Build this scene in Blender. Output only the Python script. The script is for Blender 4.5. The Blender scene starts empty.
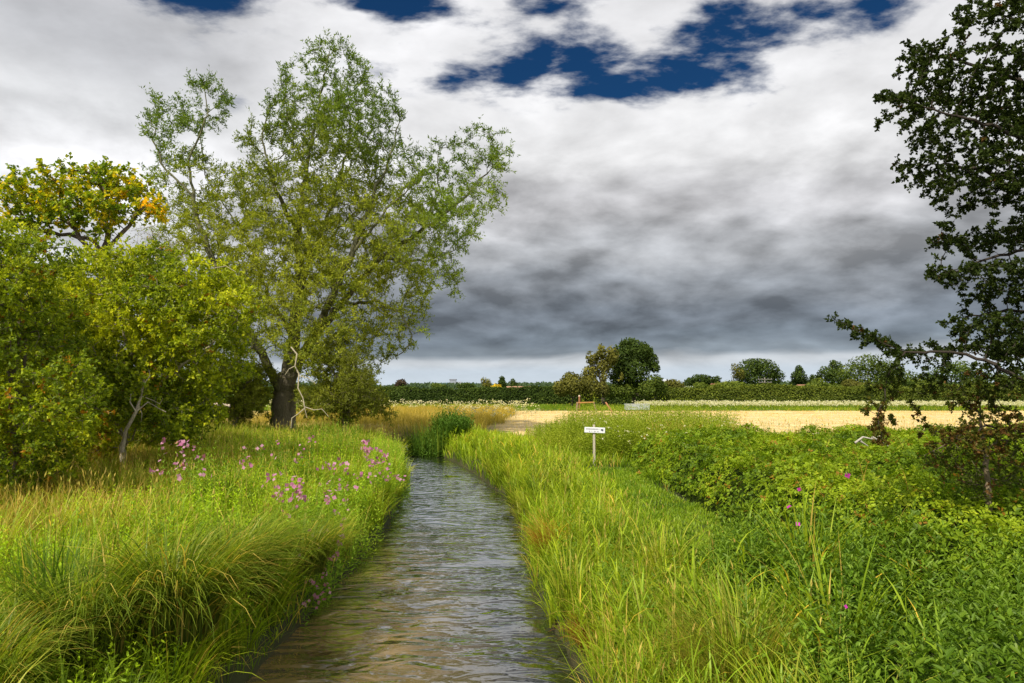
import bpy, math, random
import numpy as np
from math import radians as R

PI = math.pi
F = 683.0
EYE = 3.0
PITCH = math.atan((388 - 341.5) / F)
scene = bpy.context.scene
col = scene.collection
random.seed(5)

# ------------------------------------------------------------------ helpers
def W(px, py, d):
    """world point that lies at forward distance d and is seen at (px, py) of the photograph"""
    a = (px - 512) / F
    b = (341.5 - py) / F
    c, s = math.cos(PITCH), math.sin(PITCH)
    y = c - b * s
    z = s + b * c
    k = d / y
    return np.array([a * k, d, EYE + z * k])

def tag(o, label=None, cat=None, group=None, kind=None):
    if label: o['label'] = label
    if cat: o['category'] = cat
    if group: o['group'] = group
    if kind: o['kind'] = kind
    return o

def empty(name, loc, label, cat, group=None, rz=0):
    o = bpy.data.objects.new(name, None)
    o.empty_display_size = 0.2
    col.objects.link(o)
    o.location = [float(v) for v in loc]
    o.rotation_euler = (0, 0, rz)
    return tag(o, label, cat, group)

def fbm(x, y, seed=0, octs=4, scale=1.0):
    rs = np.random.RandomState(seed)
    v = np.zeros_like(np.asarray(x, float)); amp = 1.0; tot = 0; f = scale
    for o in range(octs):
        for k in range(3):
            a = rs.rand() * 2 * PI; p = rs.rand() * 2 * PI; p2 = rs.rand() * 2 * PI
            g = f * (0.8 + 0.5 * rs.rand())
            v = v + amp * np.sin((x * math.cos(a) + y * math.sin(a)) * g + p
                                 + 1.3 * np.sin((y * math.cos(a) - x * math.sin(a)) * g * 0.7 + p2)) / 3
        tot += amp; amp *= 0.55; f *= 2.1
    return v / tot          # roughly -1..1

def sstep(a, b, x):
    t = np.clip((x - a) / (b - a), 0, 1)
    return t * t * (3 - 2 * t)

def unit(v):
    return v / np.maximum(np.linalg.norm(v, axis=-1, keepdims=True), 1e-9)

class Acc:
    """collects quads with a colour per vertex and links them as one mesh"""
    def __init__(s): s.v, s.f, s.c, s.n = [], [], [], 0
    def add(s, v, f, c):
        v = np.asarray(v, float).reshape(-1, 3)
        c = np.asarray(c, float)
        if c.ndim == 1: c = np.tile(c, (len(v), 1))
        s.v.append(v); s.f.append(np.asarray(f, int).reshape(-1, 4) + s.n); s.c.append(c.reshape(-1, 3)); s.n += len(v)
    def build(s, name, mat, parent=None, smooth=False, origin=None):
        v = np.concatenate(s.v); f = np.concatenate(s.f); c = np.concatenate(s.c)
        off = np.zeros(3)
        if parent is not None: off = np.array(parent_world(parent))
        elif origin is not None: off = np.array(origin, float)
        return mesh_obj(name, v - off, f, c, mat, parent, smooth, None if parent is not None or origin is None else origin)

def parent_world(p):
    loc = np.array(p.location)
    while p.parent is not None:
        p = p.parent; loc = loc + np.array(p.location)
    return loc

def mesh_obj(name, v, f, c, mat, parent=None, smooth=False, loc=None):
    me = bpy.data.meshes.new(name)
    nv, nf = len(v), len(f)
    me.vertices.add(nv); me.vertices.foreach_set('co', np.asarray(v, np.float32).ravel())
    tri = f[:, 2] == f[:, 3]
    sizes = np.where(tri, 3, 4)
    starts = np.concatenate([[0], np.cumsum(sizes)[:-1]])
    keep = np.ones((nf, 4), bool); keep[tri, 3] = False
    lv = f[keep]
    me.loops.add(len(lv)); me.loops.foreach_set('vertex_index', lv.astype(np.int32))
    me.polygons.add(nf); me.polygons.foreach_set('loop_start', starts.astype(np.int32))
    me.polygons.foreach_set('use_smooth', np.full(nf, smooth, bool))
    me.update(calc_edges=True)
    ca = me.color_attributes.new(name='Col', type='FLOAT_COLOR', domain='POINT')
    cc = np.ones((nv, 4), np.float32); cc[:, :3] = c
    ca.data.foreach_set('color', cc.ravel())
    me.validate()
    me.materials.append(mat)
    o = bpy.data.objects.new(name, me)
    col.objects.link(o)
    if parent is not None: o.parent = parent
    if loc is not None: o.location = [float(q) for q in loc]
    return o

# ------------------------------------------------------------------ materials
def new_mat(name):
    m = bpy.data.materials.new(name); m.use_nodes = True
    nt = m.node_tree; nt.nodes.clear()
    return m, nt, nt.nodes, nt.links

def leaf_mat(name, trans=0.38, gloss=0.02, rough=0.5, gain=(2.45, 2.32, .95)):
    m, nt, N, L = new_mat(name)
    out = N.new('ShaderNodeOutputMaterial')
    at = N.new('ShaderNodeVertexColor'); at.layer_name = 'Col'
    d = N.new('ShaderNodeBsdfDiffuse'); t = N.new('ShaderNodeBsdfTranslucent'); g = N.new('ShaderNodeBsdfGlossy')
    g.inputs['Roughness'].default_value = rough; g.inputs['Color'].default_value = (.8, .85, .55, 1)
    tc = N.new('ShaderNodeMix'); tc.data_type = 'RGBA'; tc.blend_type = 'MULTIPLY'
    tc.inputs[0].default_value = 1; tc.inputs[7].default_value = (1.45, 1.5, .55, 1)
    gn = N.new('ShaderNodeVectorMath'); gn.operation = 'MULTIPLY'; gn.inputs[1].default_value = gain
    L.new(at.outputs['Color'], gn.inputs[0])
    L.new(gn.outputs[0], d.inputs['Color']); L.new(gn.outputs[0], tc.inputs[6]); L.new(tc.outputs[2], t.inputs['Color'])
    m1 = N.new('ShaderNodeMixShader'); m1.inputs[0].default_value = trans
    m2 = N.new('ShaderNodeMixShader'); m2.inputs[0].default_value = gloss
    L.new(d.outputs[0], m1.inputs[1]); L.new(t.outputs[0], m1.inputs[2])
    L.new(m1.outputs[0], m2.inputs[1]); L.new(g.outputs[0], m2.inputs[2])
    L.new(m2.outputs[0], out.inputs['Surface'])
    return m

def col_mat(name, rough=0.85, noise_scale=12, noise_amt=0.35, bump=0.3, stretch=(1, 1, 1), metal=0.0):
    m, nt, N, L = new_mat(name)
    out = N.new('ShaderNodeOutputMaterial'); p = N.new('ShaderNodeBsdfPrincipled')
    p.inputs['Roughness'].default_value = rough; p.inputs['Specular IOR Level'].default_value = .25
    p.inputs['Metallic'].default_value = metal
    at = N.new('ShaderNodeVertexColor'); at.layer_name = 'Col'
    tc = N.new('ShaderNodeTexCoord'); mp = N.new('ShaderNodeMapping'); mp.inputs['Scale'].default_value = stretch
    no = N.new('ShaderNodeTexNoise'); no.inputs['Scale'].default_value = noise_scale; no.inputs['Detail'].default_value = 7
    no.inputs['Roughness'].default_value = .65
    L.new(tc.outputs['Object'], mp.inputs[0]); L.new(mp.outputs[0], no.inputs['Vector'])
    mr = N.new('ShaderNodeMapRange'); mr.inputs[1].default_value = .3; mr.inputs[2].default_value = .7
    mr.inputs[3].default_value = 1 - noise_amt; mr.inputs[4].default_value = 1 + noise_amt
    L.new(no.outputs['Fac'], mr.inputs[0])
    mx = N.new('ShaderNodeVectorMath'); mx.operation = 'SCALE'
    L.new(at.outputs['Color'], mx.inputs[0]); L.new(mr.outputs[0], mx.inputs['Scale']); L.new(mx.outputs[0], p.inputs['Base Color'])
    if bump:
        b = N.new('ShaderNodeBump'); b.inputs['Strength'].default_value = bump; b.inputs['Distance'].default_value = .03
        L.new(no.outputs['Fac'], b.inputs['Height']); L.new(b.outputs[0], p.inputs['Normal'])
    L.new(p.outputs[0], out.inputs['Surface'])
    return m

M = {
    'leaf': leaf_mat('foliage'),
    'dull_leaf': leaf_mat('dull_foliage', .22, .012, .5, (1.45, 1.35, .9)),
    'shade_leaf': leaf_mat('shaded_foliage', .32, .012, .5, (1.15, 1.2, .85)),
    'grass': leaf_mat('grass_blades', .42, .02, .45, (2.05, 1.92, 1.0)),
    'willow_leaf': leaf_mat('willow_foliage', .40, .015, .5, (2.25, 2.0, .95)),
    'petal': leaf_mat('petals', .35, .0, .5, (1, 1, 1)),
    'bark': col_mat('bark', .9, 9, .45, .9, (4, 4, .8)),
    'wood': col_mat('weathered_wood', .8, 20, .25, .3, (3, 3, .5)),
    'paint': col_mat('painted_board', .5, 14, .06, .05),
    'wall': col_mat('render_wall', .8, 3, .1, .05),
    'roof': col_mat('roof_tiles', .8, 6, .2, .2),
    'metal': col_mat('galvanised_metal', .45, 9, .2, .05, (1, 1, 1), .35),
    'ground': col_mat('ground_soil', .95, 2.3, .3, .5),
    'hills': col_mat('far_hills', .95, .01, .2, 0),
}

# ------------------------------------------------------------------ terrain
SY = np.array([-30, 0, 7, 9, 12, 15, 18, 22, 27.7, 33, 37, 40, 42, 44])
XL = np.array([-2.95, -2.95, -2.72, -2.60, -2.60, -2.72, -2.82, -3.35, -4.5, -5.9, -8.2, -12, -17, -26])
XR = np.array([1.0, 1.0, .72, .38, .16, .10, -.05, -.8, -2.3, -4.1, -5.6, -8.5, -12.5, -18])
def xl(y): return np.interp(y, SY, XL)
def xr(y): return np.interp(y, SY, XR)
def height(x, y):
    x = np.asarray(x, float); y = np.asarray(y, float)
    s = np.maximum(xl(y) - x, x - xr(y))
    s = np.where(y > 44.5, np.maximum(s, (y - 44.5)), s)
    s = s + .22 * fbm(x, y, 3, 4, 1.7) * (s > -1)
    h = -.55 + .95 * sstep(-.25, .3, s) + .38 * sstep(.2, 2.2, s)
    h = h + .05 * fbm(x, y, 9, 3, .9) * sstep(.3, 2, s)
    h = h + .25 * sstep(4, 10, xl(y) - x) * sstep(60, 30, y)
    return h
def gz(x, y): return height(x, y)

def grow(a, b, n, r):
    t = (r ** np.arange(1, n + 1) - 1) / (r ** n - 1)
    return a + (b - a) * t
xs = np.concatenate([-np.flip(grow(9, 3500, 60, 1.11)), np.arange(-9, 9.01, .16), grow(9, 3500, 60, 1.11)])
ys = np.concatenate([-np.flip(grow(6, 400, 20, 1.25)), np.arange(-6, 46, .22), grow(46, 4200, 90, 1.06)])
X, Y = np.meshgrid(xs, ys)
Z = height(X, Y)
nx, ny = len(xs), len(ys)
idx = np.arange(nx * ny).reshape(ny, nx)
gf = np.stack([idx[:-1, :-1], idx[:-1, 1:], idx[1:, 1:], idx[1:, :-1]], -1).reshape(-1, 4)
soil = np.array([.045, .05, .016]); stub = np.array([.70, .52, .25]); gold = np.array([.36, .27, .07]); far = np.array([.07, .11, .03])
bedc = np.array([.05, .035, .015])
gc = np.tile(soil, (ny, nx, 1))
def mixc(c, k, m): return c * (1 - m[..., None]) + k * m[..., None]
n1 = fbm(X, Y, 21, 3, .25)
field = sstep(24, 27, Y + n1 * 1.5) * sstep(-2.0, .2, X - (Y - 34) * .03 + n1)
goldm = sstep(36, 42, Y + n1) * sstep(3, -1, X)
gc = mixc(gc, gold, goldm)
st = stub * (1 + .10 * fbm(X * .35, Y * 2.2, 31, 3, 1.6) + .10 * np.sin(Y * 1.9 + .25 * X))[..., None]
gc = mixc(gc, st, field)
gc = mixc(gc, np.array([.10, .15, .03]), sstep(66, 69, Y + n1))
gc = mixc(gc, far, sstep(95, 130, Y))
gc = mixc(gc, bedc, sstep(.05, -.2, Z))
ground = mesh_obj('ground', np.stack([X, Y, Z], -1).reshape(-1, 3), gf, gc.reshape(-1, 3), M['ground'], smooth=True)
tag(ground, 'earth banks, pale stubble field and distant farmland floor', 'ground', kind='structure')

# water -------------------------------------------------------------
yy = np.concatenate([np.arange(-25, 4, .5), np.arange(4, 46, .12)])
uu = np.linspace(0, 1, 60)
YY, UU = np.meshgrid(yy, uu, indexing='ij')
XX = (xl(YY) - .6) * (1 - UU) + (xr(YY) + .6) * UU
ZZ = .011 * fbm(XX * .7, YY, 77, 4, 4.0)
ia = np.arange(YY.size).reshape(YY.shape)
wf = np.stack([ia[:-1, :-1], ia[:-1, 1:], ia[1:, 1:], ia[1:, :-1]], -1).reshape(-1, 4)
sh = sstep(.85, .20, UU + .15 * fbm(XX, YY, 15, 3, 1.1)) * sstep(17, 8, YY)
wcol = np.array([.026, .026, .016]) * (1 - sh[..., None]) + np.array([.23, .155, .055]) * sh[..., None]
def water_mat():
    m, nt, N, L = new_mat('stream_water')
    out = N.new('ShaderNodeOutputMaterial'); p = N.new('ShaderNodeBsdfPrincipled')
    p.inputs['Roughness'].default_value = .04; p.inputs['IOR'].default_value = 1.7
    p.inputs['Specular IOR Level'].default_value = .6
    tc = N.new('ShaderNodeTexCoord')
    def noise(scale, sc, detail=4, dist=0.0):
        mp = N.new('ShaderNodeMapping'); mp.inputs['Scale'].default_value = sc
        mp.inputs['Rotation'].default_value = (0, 0, R(-12))
        n = N.new('ShaderNodeTexNoise'); n.inputs['Scale'].default_value = scale; n.inputs['Detail'].default_value = detail
        n.inputs['Distortion'].default_value = dist
        L.new(tc.outputs['Object'], mp.inputs[0]); L.new(mp.outputs[0], n.inputs['Vector']); return n
    bed = noise(1.4, (1, .6, 1), 6, .3)
    cr = N.new('ShaderNodeValToRGB')
    cr.color_ramp.elements[0].position = .35; cr.color_ramp.elements[0].color = (.012, .010, .004, 1)
    cr.color_ramp.elements[1].position = .7; cr.color_ramp.elements[1].color = (.060, .042, .014, 1)
    L.new(bed.outputs['Fac'], cr.inputs[0])
    cr.color_ramp.elements[0].color = (.45, .45, .45, 1); cr.color_ramp.elements[1].color = (1.3, 1.3, 1.3, 1)
    vc = N.new('ShaderNodeVertexColor'); vc.layer_name = 'Col'
    mu = N.new('ShaderNodeVectorMath'); mu.operation = 'MULTIPLY'; L.new(vc.outputs['Color'], mu.inputs[0]); L.new(cr.outputs[0], mu.inputs[1]); L.new(mu.outputs[0], p.inputs['Base Color'])
    a = noise(2.4, (.60, 1.35, 1), 1.5, 1.0); b = noise(7, (.65, 1.2, 1), 1.5, .8)
    c = noise(1.1, (.5, 1, 1), 2, 0)
    ad = N.new('ShaderNodeMath'); ad.operation = 'MULTIPLY_ADD'; ad.inputs[1].default_value = .18
    L.new(b.outputs['Fac'], ad.inputs[0]); L.new(a.outputs['Fac'], ad.inputs[2])
    mr = N.new('ShaderNodeMapRange'); mr.inputs[1].default_value = .35; mr.inputs[2].default_value = .65
    mr.inputs[3].default_value = .12; mr.inputs[4].default_value = 1
    L.new(c.outputs['Fac'], mr.inputs[0])
    bp = N.new('ShaderNodeBump'); bp.inputs['Distance'].default_value = .15
    L.new(mr.outputs[0], bp.inputs['Strength']); L.new(ad.outputs[0], bp.inputs['Height'])
    L.new(bp.outputs[0], p.inputs['Normal'])
    g = N.new('ShaderNodeBsdfGlossy'); g.inputs['Roughness'].default_value = .05; g.inputs['Color'].default_value = (.93, .97, 1, 1)
    lw = N.new('ShaderNodeLayerWeight'); lw.inputs['Blend'].default_value = .5
    L.new(bp.outputs[0], g.inputs['Normal']); L.new(bp.outputs[0], lw.inputs['Normal'])
    rr = N.new('ShaderNodeMapRange'); rr.inputs[1].default_value = .58; rr.inputs[2].default_value = .98; rr.inputs[3].default_value = .02; rr.inputs[4].default_value = .85
    L.new(lw.outputs['Facing'], rr.inputs[0])
    ms = N.new('ShaderNodeMixShader'); L.new(rr.outputs[0], ms.inputs[0]); L.new(p.outputs[0], ms.inputs[1]); L.new(g.outputs[0], ms.inputs[2])
    L.new(ms.outputs[0], out.inputs['Surface'])
    return m
water = mesh_obj('stream_water', np.stack([XX, YY, ZZ], -1).reshape(-1, 3), wf, wcol.reshape(-1, 3), water_mat(), smooth=True)
tag(water, 'rippling grey brown stream running between grassy banks', 'stream', kind='structure')

# hills --------------------------------------------------------------
ha = np.linspace(-1.1, 1.1, 300); rows = []
hh = 10 + 9 * fbm(ha * 10, ha * 0, 5, 3, 1.0) + 16 * np.exp(-((ha + .09) / .07) ** 2)
for k, (rad, fz) in enumerate([(2600, 0), (2800, .7), (3100, 1.0), (3700, .4)]):
    rows.append(np.stack([np.sin(ha) * rad, np.cos(ha) * rad, np.maximum(hh, 3) * fz + .5], -1))
hv = np.array(rows); ih = np.arange(4 * 300).reshape(4, 300)
hf = np.stack([ih[:-1, :-1], ih[:-1, 1:], ih[1:, 1:], ih[1:, :-1]], -1).reshape(-1, 4)
tag(mesh_obj('hills', hv.reshape(-1, 3), hf, np.tile([.06, .13, .16], (1200, 1)), M['hills'], smooth=True), 'low blue green hills on the horizon', 'hills', kind='structure')  # distance haze put into the blue base colour

# ------------------------------------------------------------------ vegetation primitives
def pal(rng, n, cols, t=None, jit=.18):
    cols = np.array(cols, float)
    if t is None: t = rng.rand(n)
    t = np.clip(t, 0, .9999) * (len(cols) - 1)
    i = t.astype(int); fr = (t - i)[:, None]
    c = cols[i] * (1 - fr) + cols[np.minimum(i + 1, len(cols) - 1)] * fr
    return c * (1 + jit * rng.randn(n, 1)).clip(.4, 1.8)

def blades(acc, base, h, w, az, th0, th1, c0, c1, segs=3, rng=None, pw=1.2):
    n = len(base)
    if n == 0: return
    rng = rng or np.random.RandomState(1)
    pos = base.copy(); P = [pos.copy()]
    for k in range(segs):
        th = th0 + th1 * ((k + .5) / segs) ** pw
        st_ = (h / segs)[:, None] * np.stack([np.sin(th) * np.cos(az), np.sin(th) * np.sin(az), np.cos(th)], -1)
        pos = pos + st_; P.append(pos.copy())
    tw = az + PI / 2 + rng.uniform(-.7, .7, n)
    wd = np.stack([np.cos(tw), np.sin(tw), np.zeros(n)], -1)
    V = np.zeros((n, segs + 1, 2, 3)); C = np.zeros((n, segs + 1, 2, 3))
    for k in range(segs + 1):
        t = k / segs
        ww = (w * max(.06, (1 - t ** 2.2) * (.75 + .5 * min(t * 3, 1)) * .8))[:, None] * .5
        V[:, k, 0] = P[k] - wd * ww; V[:, k, 1] = P[k] + wd * ww
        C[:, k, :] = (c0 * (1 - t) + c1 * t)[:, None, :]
    b = (np.arange(n) * (segs + 1) * 2)[:, None]
    k = np.arange(segs)[None, :] * 2
    q = np.stack([b + k, b + k + 1, b + k + 3, b + k + 2], -1).reshape(-1, 4)
    acc.add(V.reshape(-1, 3), q, C.reshape(-1, 3))
    return P[-1]

def leaves(acc, pos, d, nrm, ln, wd, c, fold=.25, full=False):
    """leaf blades: rhombus, or (full) two quads folded on the midrib"""
    n = len(pos)
    if n == 0: return
    d = unit(d); s = unit(np.cross(d, nrm)); up = np.cross(s, d)
    ln = np.broadcast_to(ln, (n,))[:, None]; wd = np.broadcast_to(wd, (n,))[:, None]
    if not full:
        V = np.stack([pos, pos + d * ln * .45 + s * wd * .5 + up * wd * fold, pos + d * ln, pos + d * ln * .45 - s * wd * .5 + up * wd * fold], 1)
        q = (np.arange(n) * 4)[:, None] + np.array([0, 1, 2, 3])[None]
        acc.add(V.reshape(-1, 3), q, np.repeat(c, 4, 0))
    else:
        V = np.stack([pos,
                      pos + d * ln * .28 + s * wd * .46 + up * wd * fold, pos + d * ln * .68 + s * wd * .38 + up * wd * fold * .8,
                      pos + d * ln - up * wd * .12,
                      pos + d * ln * .68 - s * wd * .38 + up * wd * fold * .8, pos + d * ln * .28 - s * wd * .46 + up * wd * fold], 1)
        b = (np.arange(n) * 6)[:, None, None]
        q = (b + np.array([[0, 1, 2, 3], [0, 3, 4, 5]])[None]).reshape(-1, 4)
        acc.add(V.reshape(-1, 3), q, np.repeat(c, 6, 0))

def rdir(rng, n): return unit(rng.randn(n, 3))

def tube(acc, pts, rad, c, sides=7):
    pts = np.array(pts, float); n = len(pts)
    rad = np.broadcast_to(rad, (n,)); t = unit(np.gradient(pts, axis=0))
    ref = np.array([.31, .93, .17]); ref = ref if abs(t.mean(0) @ ref) < .9 else np.array([.9, .1, .3])
    a = unit(ref - (t @ ref)[:, None] * t); b = np.cross(t, a)
    an = np.linspace(0, 2 * PI, sides, endpoint=False)
    V = pts[:, None] + rad[:, None, None] * (np.cos(an)[None, :, None] * a[:, None] + np.sin(an)[None, :, None] * b[:, None])
    i = np.arange(n * sides).reshape(n, sides); j = np.roll(i, -1, 1)
    q = np.stack([i[:-1], j[:-1], j[1:], i[1:]], -1).reshape(-1, 4)
    acc.add(V.reshape(-1, 3), q, c)

def box(acc, c, size, colr, rz=0, ry=0, rx=0, bev=0.0):
    """box with chamfered vertical edges"""
    sx, sy, sz = [s / 2 for s in size]
    e = bev if bev else min(sx, sy, sz) * .12
    lay = []
    for z, k in ((-sz, e), (-sz + e, 0), (sz - e, 0), (sz, e)):
        x0, y0 = sx - k, sy - k
        lay.append([(x0 - e, -y0, z), (x0, -y0 + e, z), (x0, y0 - e, z), (x0 - e, y0, z), (-x0 + e, y0, z), (-x0, y0 - e, z), (-x0, -y0 + e, z), (-x0 + e, -y0, z)])
    V = np.array(lay); i = np.arange(32).reshape(4, 8); j = np.roll(i, -1, 1)
    q = [np.stack([i[:-1], j[:-1], j[1:], i[1:]], -1).reshape(-1, 4)]
    for l, fl in ((0, 1), (3, 0)):
        k = i[l]
        cap = np.array([[k[0], k[1], k[2], k[3]], [k[0], k[3], k[4], k[7]], [k[4], k[5], k[6], k[7]]])
        q.append(cap[:, ::-1] if fl else cap)
    V = V.reshape(-1, 3)
    cx, sn = math.cos(rx), math.sin(rx); V = V @ np.array([[1, 0, 0], [0, cx, sn], [0, -sn, cx]])
    cy, sn = math.cos(ry), math.sin(ry); V = V @ np.array([[cy, 0, -sn], [0, 1, 0], [sn, 0, cy]])
    cz, sn = math.cos(rz), math.sin(rz); V = V @ np.array([[cz, sn, 0], [-sn, cz, 0], [0, 0, 1]])
    acc.add(V + np.array(c, float), np.concatenate(q), np.array(colr, float))

# ------------------------------------------------------------------ tree growth (space colonisation)
def colonize(limbs, blobs, natt, step, dk, rng, iters=120, up=.0, jitter=.25, shell=.35):
    pos = []; par = []
    for li, L in enumerate(limbs):
        L = [np.array(p, float) for p in L]
        if li == 0: pos.append(L[0]); par.append(-1); cur = 0
        else: cur = int(np.argmin([np.sum((p - L[0]) ** 2) for p in pos]))
        for q in L[1:]:
            p0 = pos[cur]; dist = np.linalg.norm(q - p0); n = max(1, int(round(dist / step)))
            for k in range(1, n + 1):
                f = k / n
                wob = rng.randn(3) * step * .14 * (0 if k == n else 1)
                pos.append(p0 + (q - p0) * f + wob); par.append(cur); cur = len(pos) - 1
    pos = np.array(pos); par = list(par)
    vol = np.array([np.prod(b[1]) for b in blobs]) ** .8; vol = vol / vol.sum()
    att = []
    for (c, r), v in zip(blobs, vol):
        n = max(4, int(natt * v)); u = rdir(rng, n); rr = rng.rand(n) ** (1 / 3 * (1 - shell))
        att.append(np.array(c) + u * rr[:, None] * np.array(r))
    att = np.concatenate(att)
    nd = np.full(len(att), 1e9); ni = np.zeros(len(att), int)
    def upd(start):
        new = pos[start:]
        for s in range(0, len(new), 400):
            blk = new[s:s + 400]
            d = np.linalg.norm(att[:, None] - blk[None], axis=-1)
            j = d.argmin(1); dm = d[np.arange(len(att)), j]
            m = dm < nd; nd[m] = dm[m]; ni[m] = start + s + j[m]
    upd(0); kids = np.zeros(200000, int)
    for it in range(iters):
        alive = nd > dk
        att = att[alive]; nd = nd[alive]; ni = ni[alive]
        if len(att) == 0: break
        un = np.unique(ni)
        acc = np.zeros((len(pos), 3)); np.add.at(acc, ni, unit(att - pos[ni]) / np.maximum(nd, .3)[:, None])
        un = un[kids[un] < 3]
        if len(un) == 0: break
        d = unit(acc[un]) + jitter * rng.randn(len(un), 3) + np.array([0, 0, up])
        newp = pos[un] + unit(d) * step
        kids[un] += 1
        st_ = len(pos); pos = np.concatenate([pos, newp]); par += list(un)
        upd(st_)
    return pos, np.array(par)

def tree_mesh(pos, par, trunk_r, tip_r, sides, col_thick, col_thin, accT, accB, split):
    n = len(pos)
    cnt = np.zeros(n); haskid = np.zeros(n, bool); haskid[par[par >= 0]] = True
    cnt[~haskid] = 1
    for i in range(n - 1, 0, -1): cnt[par[i]] += cnt[i]
    e = max(1.2, math.log(max(cnt[0], 3)) / math.log(trunk_r / tip_r))
    rad = tip_r * np.maximum(cnt, 1) ** (1 / e)
    # gentle continuous taper
    for i in range(1, n): rad[i] = min(rad[i], rad[par[i]] * .985)
    d = np.zeros((n, 3)); d[1:] = pos[1:] - pos[par[1:]]; d[0] = d[1] if n > 1 else (0, 0, 1); d = unit(d)
    best = {}
    for i in range(1, n):
        p = par[i]
        if p not in best or rad[i] > rad[best[p]]: best[p] = i
    dm = d.copy()
    for p, c in best.items(): dm[p] = d[p] + d[c]
    dm = unit(dm)
    ref = np.array([.83, .45, .33]); a = unit(ref - (dm @ ref)[:, None] * dm); b = np.cross(dm, a)
    an = np.linspace(0, 2 * PI, sides, endpoint=False)
    circ = np.cos(an)[None, :, None] * a[:, None] + np.sin(an)[None, :, None] * b[:, None]
    ring = pos[:, None] + rad[:, None, None] * circ
    c = np.arange(1, n); p = par[1:]
    isb = np.array([best[p_] == c_ for c_, p_ in zip(c, p)])
    start = np.where(isb[:, None, None], ring[p], pos[p][:, None] + rad[c][:, None, None] * circ[c])
    V = np.stack([start, ring[c]], 1)
    for acc, m in ((accT, rad[c] >= split), (accB, rad[c] < split)):
        if acc is None: continue
        Vm = V[m]; k = len(Vm)
        if k == 0: continue
        i = np.arange(k * 2 * sides).reshape(k, 2, sides); j = np.roll(i, -1, 2)
        q = np.stack([i[:, 0], j[:, 0], j[:, 1], i[:, 1]], -1).reshape(-1, 4)
        t = np.clip(rad[c][m] / trunk_r, 0, 1)[:, None]
        cc = np.array(col_thin) * (1 - t) + np.array(col_thick) * t
        acc.add(Vm.reshape(-1, 3), q, np.repeat(cc, 2 * sides, 0))
    return rad, d

def foliage(acc, twigacc, pos, d, rad, maxr, rng, ntwig, twlen, nleaf, ln, wd, colf, twcol, spread=.8, droop=0., full=False, upn=.6, keep=None):
    m = rad < maxr
    if keep is not None: m &= keep(pos)
    P = pos[m]; D = d[m]
    P = np.repeat(P, ntwig, 0); D = np.repeat(D, ntwig, 0); n = len(P)
    td = unit(D * .7 + rdir(rng, n) * spread + np.array([0, 0, -droop]))
    tl = twlen * rng.uniform(.45, 1.25, n)
    if twigacc is not None:
        s = unit(np.cross(td, rdir(rng, n))); w_ = np.clip(twlen * .014, .003, .012)
        V = np.stack([P - s * w_, P + s * w_, P + td * tl[:, None] + s * w_ * .3, P + td * tl[:, None] - s * w_ * .3], 1)
        twigacc.add(V.reshape(-1, 3), (np.arange(n) * 4)[:, None] + np.arange(4)[None], np.array(twcol))
    cl = rng.rand(n)
    P2 = np.repeat(P, nleaf, 0); T2 = np.repeat(td, nleaf, 0); L2 = np.repeat(tl, nleaf); C2 = np.repeat(cl, nleaf); k = len(P2)
    t = rng.uniform(.05, 1.05, k)
    lp = P2 + T2 * (L2 * t)[:, None] + rng.randn(k, 3) * twlen * .05
    ld = unit(T2 * .5 + rdir(rng, k) * .9 + np.array([0, 0, -droop]))
    nn = unit(rdir(rng, k) + np.array([0, 0, upn]))
    sz = rng.uniform(.6, 1.25, k)
    leaves(acc, lp, ld, nn, ln * sz, wd * sz, colf(lp, C2, rng), full=full)
    return k

def blob_px(px, py, r, d, dz=0, ry=None, depth=None):
    k = d / F
    return (W(px, py, d + dz), (r * k, (depth if depth else r * k), (ry if ry else r) * k))

total_leaves = 0
def make_tree(name, label, cat, base, limbs, blobs, natt, step, dk, trunk_r, tip_r, seed, leafargs, barkc, twigc,
              group=None, up=.0, split=.5, shell=.35, lmat='leaf', sides=6, jitter=.25):
    global total_leaves
    rng = np.random.RandomState(seed)
    pos, par = colonize(limbs, blobs, natt, step, dk, rng, up=up, shell=shell, jitter=jitter)
    t = empty(name, base, label, cat, group)
    aT, aB, aL = Acc(), Acc(), Acc()
    rad, d = tree_mesh(pos, par, trunk_r, tip_r, sides, barkc, twigc, aT, aB, trunk_r * split)
    nl = foliage(aL, aB, pos, d, rad, rng=rng, twcol=twigc, **leafargs)
    total_leaves += nl
    if aT.v: aT.build('trunk', M['bark'], t, smooth=True)
    aB.build('branches', M['bark'], t, smooth=True)
    aL.build('crown', M[lmat], t)
    print(name, 'nodes', len(pos), 'leaves', nl)
    return t

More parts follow.
